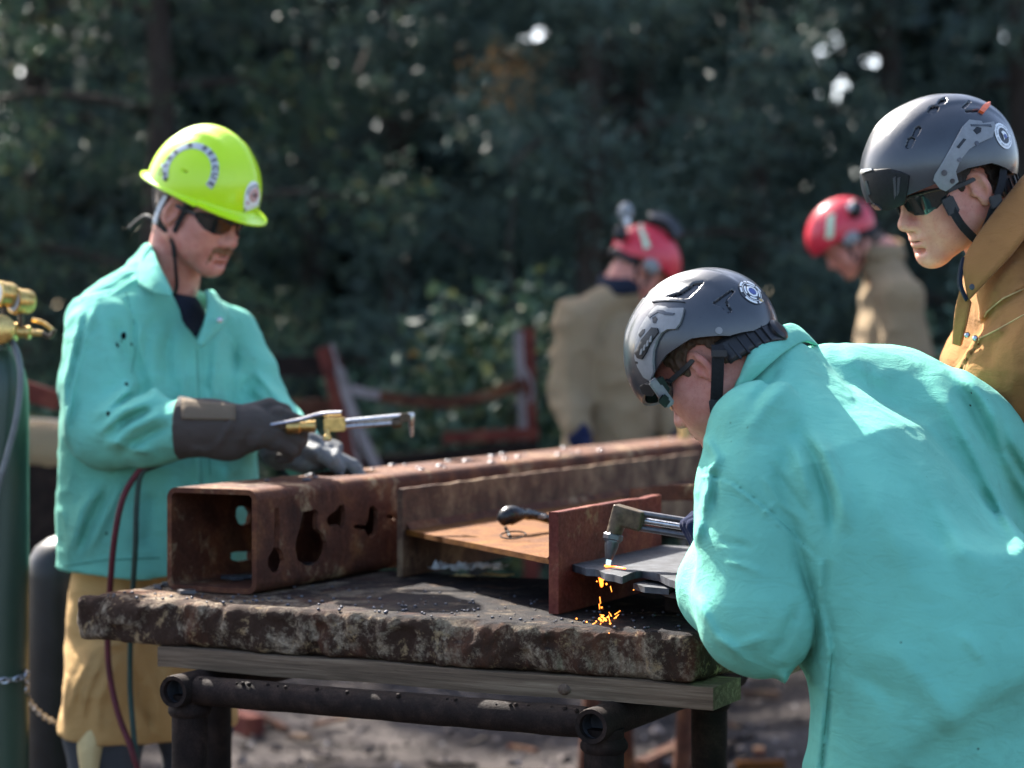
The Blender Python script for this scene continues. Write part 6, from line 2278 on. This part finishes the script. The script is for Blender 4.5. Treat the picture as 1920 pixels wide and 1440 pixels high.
def build_tan_worker():
    F = Vector((-.95, -.31, 0)).normalized()
    lat = Vector((F.y, -F.x, 0))
    p = person((1.12, 4.42, 0), 'man in brown leather jacket and charcoal rescue helmet looking down beside the bending man')
    H = Head(at(1838, 350, 4.24), -1, (-.945, -.33), 21, 1.08)
    neck = at(1905, 505, 4.38)
    hip = Vector((1.14, 4.45, .92))
    Ls, Le, Lw = at(1972, 660, 4.14), at(1850, 775, 4.28), at(1790, 960, 4.50)
    Rs, Re, Rw = at(1925, 640, 4.60), at(1880, 850, 4.66), at(1800, 950, 4.60)
    kL, kR = Vector((1.06, 4.38, .5)), Vector((1.02, 4.58, .5))
    aL, aR = Vector((1.12, 4.36, .1)), Vector((1.10, 4.60, .1))
    chest = at(1950, 720, 4.4)
    tr = trunk(neck, chest, hip, [(Ls, Le, Lw), (Rs, Re, Rw)], [(hip - lat * .09, kL, aL), (hip + lat * .09, kR, aR)])
    build_head(p, H, neck, .060, 'skin_fair', 'hair_dark', hair_std, tr, h=.0022)
    D = rescue_dome(H)
    D.r = np.array([.118, .148, .128])
    D.c = np.array([0, .009, .038])
    z6 = lambda x, y: (1460 + x * 460 / 1142.0, 120 + y * 460 / 1142.0)
    vents = [[z6(*q) for q in v] for v in (
        [(692, 224), (706, 196), (732, 190), (746, 198), (738, 220), (714, 230)], [(738, 184), (752, 162), (776, 155), (784, 166), (768, 186), (752, 192)],
        [(590, 386), (602, 348), (620, 338), (634, 350), (616, 388), (600, 394)], [(622, 332), (634, 298), (654, 286), (662, 300), (644, 334), (632, 340)],
        [(868, 214), (930, 210), (936, 222), (872, 224)], [(852, 200), (884, 170), (892, 176), (860, 208)])]
    o = D.shell(p, 'rescue_helmet', 'charcoal_shell', 300, 130, .006, vents)
    rail = [(720, 540), (726, 516), (760, 460), (800, 390), (850, 300), (880, 270), (934, 276), (940, 286), (990, 278), (996, 300), (984, 346), (930, 370), (880, 400), (840, 450), (820, 500), (832, 546), (776, 588), (748, 576)]
    rl = D.patch(o, 'side_rail', 'grey_plastic', [z6(*q) for q in rail], .0065, .006, step=5)
    for q0 in ((768, 506, 12), (836, 448, 9), (912, 374, 9), (804, 542, 10)):
        D.decal(rl, 'rail_screw', 'steel_dark', D.hit(*z6(q0[0], q0[1])), (0, 0, 1), [disc(q0[2] * .00042, 14)], .0078, .002)
    D.patch(rl, 'rail_slot', 'black_plastic', [z6(*q) for q in [(822, 392), (852, 354), (866, 358), (834, 398)]], .0073, .002)
    D.patch(rl, 'rail_hole', 'black_plastic', [z6(*q) for q in [(896, 318), (912, 302), (932, 308), (930, 326), (912, 336)]], .0073, .002)
    D.patch(rl, 'rail_groove', 'charcoal_shell', [z6(*q) for q in [(884, 292), (974, 292), (978, 304), (960, 300), (888, 300)]], .0076, .002)
    sh = D.patch(o, 'front_shroud', 'shroud_black', [z6(*q) for q in [(400, 520), (404, 503), (436, 492), (520, 486), (570, 500), (610, 520), (604, 580), (590, 648), (520, 676), (470, 672), (430, 610)]], .0055, .006)
    for q in ([(540, 530), (552, 520), (556, 600), (546, 624)], [(560, 528), (574, 524), (568, 590), (558, 610)], [(412, 545), (424, 540), (440, 600), (430, 606)]):
        D.patch(sh, 'shroud_slot', 'charcoal_shell', [z6(*a) for a in q], .0066, .002)
    D.patch(sh, 'shroud_clip', 'steel_bright', [z6(*q) for q in [(398, 502), (404, 490), (448, 486), (452, 494), (426, 500), (402, 512)]], .0085, .004)
    D.patch(sh, 'shroud_clip', 'steel_bright', [z6(*q) for q in [(446, 650), (452, 640), (480, 656), (490, 670), (466, 668)]], .0085, .004)
    D.patch(o, 'orange_tab', 'orange_plastic', [z6(*q) for q in [(928, 224), (946, 200), (976, 188), (974, 206), (948, 236)]], .005, .006)
    c, up2 = D.hit(*z6(1046, 334)), D.hit(*z6(1040, 280)) - D.hit(*z6(1046, 334))
    D.decal(o, 'emblem_ring', 'white_print', c, up2, [ring(.0150, .0245)], .0014, .0006)
    D.decal(o, 'emblem_letters', 'grey_print', c, up2, [ring(.0188, .0206, a, a + 26, 6) for a in range(0, 360, 36)], .0024, .0005)
    D.decal(o, 'emblem_centre', 'dark_print', c, up2, [disc(.0149, 24)], .0014, .0006)
    D.decal(o, 'emblem_badge', 'white_print', c, up2, [([(-.009, .002), (-.004, .008), (.004, .008), (.009, .002), (.003, -.002), (.0, -.010), (-.003, -.002)], [])], .0024, .0005)
    D.decal(o, 'emblem_core', 'blue_print', c, up2, [disc(.0042, 14, c=(.002, -.001))], .0029, .0005)
    rear_dial(o, H)
    sunglasses(p, H, drop=-.004)
    # straps: front and rear webs meeting under the jaw
    fw_ = [(772, 600), (790, 640), (820, 700), (860, 760), (925, 826)]
    rw_ = [(1046, 480), (1036, 560), (1010, 640), (975, 740), (935, 822)]
    ribbon('chin_strap', [at(*z6(*q), y) for q, y in zip(fw_, (4.245, 4.215, 4.205, 4.21, 4.235))], [(-.3, -1, 0)] * 5, .0155, .003, 'black_strap', p)
    ribbon('chin_strap', [at(*z6(*q), y) for q, y in zip(rw_, (4.235, 4.225, 4.22, 4.225, 4.238))], [(.3, -1, 0)] * 5, .0155, .003, 'black_strap', p)
    MB().box(at(*z6(800, 660), 4.208), (.012, .004, .017), ((1, 0, .5), (0, 1, 0), (-.5, 0, 1)), .002).build('buckle', 'black_plastic', p)
    MB().box(at(*z6(1012, 640), 4.218), (.012, .004, .012), ((1, 0, .3), (0, 1, 0), (-.3, 0, 1)), .002).build('strap_slide', 'black_plastic', p)
    # leather jacket
    up = (neck - hip).normalized()
    lt = (lat - up * lat.dot(up)).normalized()
    fw = up.cross(lt)
    T = torso_sdf(hip, lt, fw, up, [(-.12, .23, .18, 0), (.15, .235, .178, .0), (.38, .235, .165, .02), (.52, .20, .135, .03), (.60, .13, .10, .02), (.66, .085, .08, .0)])
    yoke = U([rc(Ls, neck - ZX * .03, .10, .085), rc(Rs, neck - ZX * .03, .10, .085)], .04)
    armL = chain([Ls, Ls.lerp(Le, .5), Le, Lw], [.108, .102, .092, .07], .03)
    armR = chain([Rs, Re, Rw], [.10, .085, .065], .03)
    core = U([U([T, yoke, ell(at(1965, 545, 4.30), (.13, .15, .13)), rc(at(1930, 560, 4.2), at(1985, 430, 4.3), .08, .08)], .05), armR, armL], .02)
    nk = ell(A3(neck.lerp(Vector(H.O), .35)), (.062, .062, .09))
    core = SUB(core, nk, .01)
    wrk = [([(1920, 470), (1880, 520), (1850, 580)], 12, .010), ([(1920, 540), (1862, 575), (1842, 600)], 4, .006, 's'), ([(1900, 610), (1850, 628), (1800, 650)], 8, .007), ([(1920, 580), (1870, 640), (1840, 700)], 12, -.007),
           ([(1835, 640), (1800, 690), (1790, 720)], 4, .004, 's'), ([(1920, 680), (1880, 760)], 16, .008), ([(1900, 720), (1860, 800)], 14, -.007), ([(1910, 820), (1880, 900)], 14, .006)]
    cf = folds(core, wrk, 4.5)
    def jf(P):
        d = cf(P) - .006 * crumple(P, 9, 22) - .0025 * crumple(P, 23, 25)
        d = np.maximum(d, .78 - P[:, 2])
        return np.maximum(d, -np.maximum(d + .012, P[:, 2] - .83))
    lo, hi = bounds([Ls, Le, Lw, Rs, Re, Rw, neck, hip], .15)
    lo[2] = .75
    hi[0] += .12
    jk = sdf_obj('leather_jacket', jf, lo, hi, .0060, 'tan_suede', p)
    for ln in ([(1920, 541), (1880, 560), (1850, 585), (1840, 610)], [(1920, 590), (1870, 618), (1838, 634), (1812, 680), (1800, 720)]):
        seam(jf, ln, 3.7, 4.6, .0016, 'seam_tan', jk)
    loft('collar', [[at(*z6(868, 905), 4.185), at(*z6(930, 800), 4.195), at(*z6(1010, 690), 4.205), at(*z6(1090, 590), 4.22), at(*z6(1150, 520), 4.25), at(1960, 300, 4.34)],
                    [at(*z6(862, 980), 4.165), at(*z6(950, 880), 4.160), at(*z6(1040, 760), 4.165), at(*z6(1110, 650), 4.18), at(*z6(1170, 560), 4.21), at(1985, 325, 4.32)],
                    [at(*z6(884, 1100), 4.165), at(*z6(965, 1010), 4.140), at(*z6(1080, 890), 4.13), at(*z6(1170, 790), 4.13), at(1985, 440, 4.16), at(2030, 420, 4.28)]], 'tan_suede', jk, .008, 2)
    loft('collar_edge', [[at(*z6(866, 900), 4.18), at(*z6(852, 960), 4.165), at(*z6(850, 1030), 4.16), at(*z6(878, 1098), 4.16)], [at(*z6(856, 906), 4.20), at(*z6(842, 960), 4.19), at(*z6(840, 1034), 4.185), at(*z6(874, 1106), 4.18)]], 'navy_shirt', jk, .006, 2)
    MB().lathe(at(*z6(902, 1038), 4.155), (-.2, -1, .1), [(.006, -.003), (.006, .002), (.004, .004)], 14).build('snap_button', 'dark_print', jk)
    loft('front_placket', [[at(*z6(850, 1040), 4.18), at(*z6(826, 1140), 4.19), at(*z6(812, 1300), 4.22)], [at(*z6(895, 1110), 4.17), at(*z6(875, 1200), 4.18), at(*z6(850, 1310), 4.21)]], 'tan_suede', jk, .008, 2)
    for q in ((878, 1262), (915, 1276)):
        MB().lathe(at(*z6(*q), 4.165 + (.02 if q[0] < 900 else .0)), (-.2, -1, .3), [(.0055, -.006), (.0055, .002), (.003, .0045)], 12).build('rivet', 'steel_bright', jk)
    J = legs_sdf(hip, kL, kR, aL, aR, .10, F)
    sdf_obj('jeans', CUT(lambda P: J(P) - .004 * vnoise(P, 12, 6), plane((0, 0, .9), (0, 0, 1))), *bounds([hip, kL, kR, aL, aR], .18), .013, 'denim_grey', p)
    boots(p, aL, aR, F)
    for q, d in ((Lw, Lw - Le), (Rw, Rw - Re)):
        d = d.normalized()
        hf = hand_sdf(q + d * .02, d, (-.5, .2, -.8), (.0, -.9, .2), (30, 35, 25), 1.0, .02, (.5, .4), 1.25)
        sdf_obj('glove', hf, *bounds([q, q + d * .2], .09), .006, 'black_glove', p)
    return H, D

# ------------------------------------------------------------------ the two red-helmeted workers behind
def red_worker(label, ear, side, F, pitch, neck, hip, arms, torso, tape, lamp, goggles, hide=None):
    F = Vector((F[0], F[1], 0)).normalized()
    lat = Vector((F.y, -F.x, 0))
    p = person((hip.x, hip.y, 0), label)
    H = Head(ear, side, F, pitch, 1.04)
    kL, kR = hip - lat * .1 - ZX * .42 + F * .03, hip + lat * .1 - ZX * .42 + F * .03
    aL, aR = Vector((kL.x, kL.y, .1)) - F * .04, Vector((kR.x, kR.y, .1)) - F * .04
    chest = neck.lerp(hip, .4)
    tr = trunk(neck, chest, hip, arms, [(hip - lat * .09, kL, aL), (hip + lat * .09, kR, aR)])
    build_head(p, H, neck, .06, 'skin_ruddy', 'hair_brown', hair_std, tr, h=.0042)
    rim = interp_rim([(0, .040), (60, .034), (90, .012), (130, -.025), (180, -.030)])
    D = Dome(H, (0, -.006, .040), (.116, .143, .122), rim, lambda L: .003 * np.exp(-((np.abs(L[..., 0]) - .045) / .012) ** 2))
    o = D.shell(p, 'rescue_helmet', 'red_shell', 140, 60)
    D.patch(o, 'reflective_tape', 'lime_tape', tape, .0015, .001)
    rear_dial(o, H)
    # ear guard and dark side panel
    for s in (-1, 1):
        MB().ball(H.w1(.105 * s, .0, .005), .034, 14, (.45, 1.1, 1.0), tuple(H.d(*q) for q in ((1, 0, 0), (0, 1, 0), (0, 0, 1)))).build('side_clip', 'grey_plastic', o)
        strap(p, H, [(.079 * s, .03, .03), (.079 * s, .03, -.03), (.060 * s, .05, -.08), (.0, .075, -.126)], .016)
        strap(p, H, [(.078 * s, -.05, .0), (.075 * s, -.02, -.05), (.060 * s, .04, -.09)], .014)
    for c, r, m, nm in lamp:
        MB().ball(c, r, 16, (.9, .8, 1.15)).build(nm, m, o)
    if goggles:
        ribbon('goggles', goggles, [(0, -.6, 1)] * len(goggles), .055, .03, 'black_plastic', o)
    up = (neck - hip).normalized()
    lt = (lat - up * lat.dot(up)).normalized()
    T = torso_sdf(hip, lt, up.cross(lt), up, torso)
    fs = [T]
    for a in arms:
        fs += [rc(a[0], neck - ZX * .04, .08, .075), chain(a, [.086, .078, .062], .02)]
    core = U(fs, .03)
    nk = ell(A3(neck.lerp(Vector(H.O), .4)), (.058, .058, .085))
    core = SUB(core, nk, .01)
    def jf(P):
        d = core(P) - .016 * crumple(P * np.array([1, 1, 1.4]), 7, 31) - .006 * vnoise(P, 19, 33)
        d = np.maximum(d, hip.z - .12 - P[:, 2])
        return d
    lo, hi = bounds([neck, hip - ZX * .12] + [q for a in arms for q in a], .22)
    jk = sdf_obj('canvas_jacket', jf, lo, hi, .009, 'tan_canvas', p)
    n1 = [neck + Vector((.075 * math.cos(a), .075 * math.sin(a), .02 + .02 * math.sin(a))) for a in np.linspace(0, 2 * math.pi, 13)]
    loft('collar', [[q + ZX * .035 for q in n1], [q + (q - neck) * .25 - ZX * .03 for q in n1]], 'navy_shirt' if side > 0 else 'tan_canvas', jk, .006, 1)
    J = legs_sdf(hip, kL, kR, aL, aR, .1, F)
    sdf_obj('trousers', CUT(J, plane((0, 0, hip.z), (0, 0, 1))), *bounds([hip, kL, kR, aL, aR], .18), .016, 'denim_grey', p)
    boots(p, aL, aR, F)
    for a in arms:
        d = (a[2] - a[1]).normalized()
        hf = hand_sdf(a[2] + d * .02, d, F, lat, (25, 35, 30), 1.05, .03, (.5, .4), 1.3)
        sdf_obj('glove', U([hf, rc(a[2] - d * .03, a[2] + d * .04, .05, .042)], .02), *bounds([a[2], a[2] + d * .2], .09), .0065, 'navy_glove', p)
    return p

def build_red_workers():
    Y = 8.8
    hip = at(1135, 870, Y + .05)
    red_worker('red-helmeted man in canvas jacket standing behind the tube, head turned down to the right',
               at(1208, 500, Y - .06), 1, (.84, .30), 46, at(1162, 540, Y), hip,
               [[at(1078, 600, Y - .10), at(1066, 735, Y - .13), at(1082, 800, Y - .22)], [at(1192, 605, Y + .18), at(1212, 730, Y + .2), at(1262, 810, Y + .05)]],
               [(-.12, .21, .17, 0), (.2, .21, .165, 0), (.42, .20, .15, 0), (.52, .15, .12, 0), (.62, .08, .08, 0)],
               [(1196, 424), (1206, 420), (1220, 462), (1208, 468)],
               [(at(1173, 398, Y - .1), .034, 'grey_plastic', 'headlamp'), (at(1176, 416, Y - .13), .014, 'white_print', 'headlamp_lens'), (at(1164, 438, Y - .08), .03, 'black_plastic', 'battery_pack')],
               [at(1216, 408, Y), at(1240, 411, Y), at(1259, 424, Y), at(1270, 446, Y)])
    Y = 9.0
    hip = at(1700, 870, Y + .05)
    red_worker('red-helmeted man in canvas jacket bowed to the left, between the two charcoal helmets',
               at(1602, 448, Y - .06), -1, (-.95, -.05), 44, at(1655, 478, Y), hip,
               [[at(1690, 560, Y - .16), at(1690, 700, Y - .2), at(1640, 790, Y - .15)], [at(1680, 560, Y + .2), at(1680, 700, Y + .25), at(1640, 790, Y + .1)]],
               [(-.12, .21, .17, 0), (.2, .21, .165, 0), (.45, .20, .15, 0.0), (.6, .17, .13, 0), (.74, .10, .09, 0)],
               [(1552, 404), (1566, 400), (1562, 446), (1548, 448)],
               [(at(1604, 392, Y - .1), .034, 'black_plastic', 'headlamp'), (at(1594, 388, Y - .13), .014, 'grey_print', 'headlamp_lens')],
               [at(1590, 386, Y), at(1606, 390, Y), at(1622, 400, Y)])
    c = at(1283, 790, 7.0)
    o = empty('marked_rod', (c.x, c.y, 0), 'yellow banded rod standing behind the square tube', 'rod')
    MB().tube([(c.x, c.y, -.02), at(1283, 838, 7.0)], .008, 10).build('rod', 'steel_dark', o)
    MB().tube([at(1283, 838, 7.0), at(1283, 792, 7.0)], .016, 12).build('yellow_sleeve', 'gold_print', o)
    MB().tube([at(1283, 790, 7.0), at(1283, 764, 7.0)], .011, 12).build('yellow_cap', 'gold_print', o)

build_ground()
build_trees()
build_scrap()
build_cylinders()
build_table()
build_tube()
build_beam()
build_small()
build_red_workers()
build_tan_worker()
build_lime_worker()
build_lime_torch()
build_bending_worker()
build_near_torch()
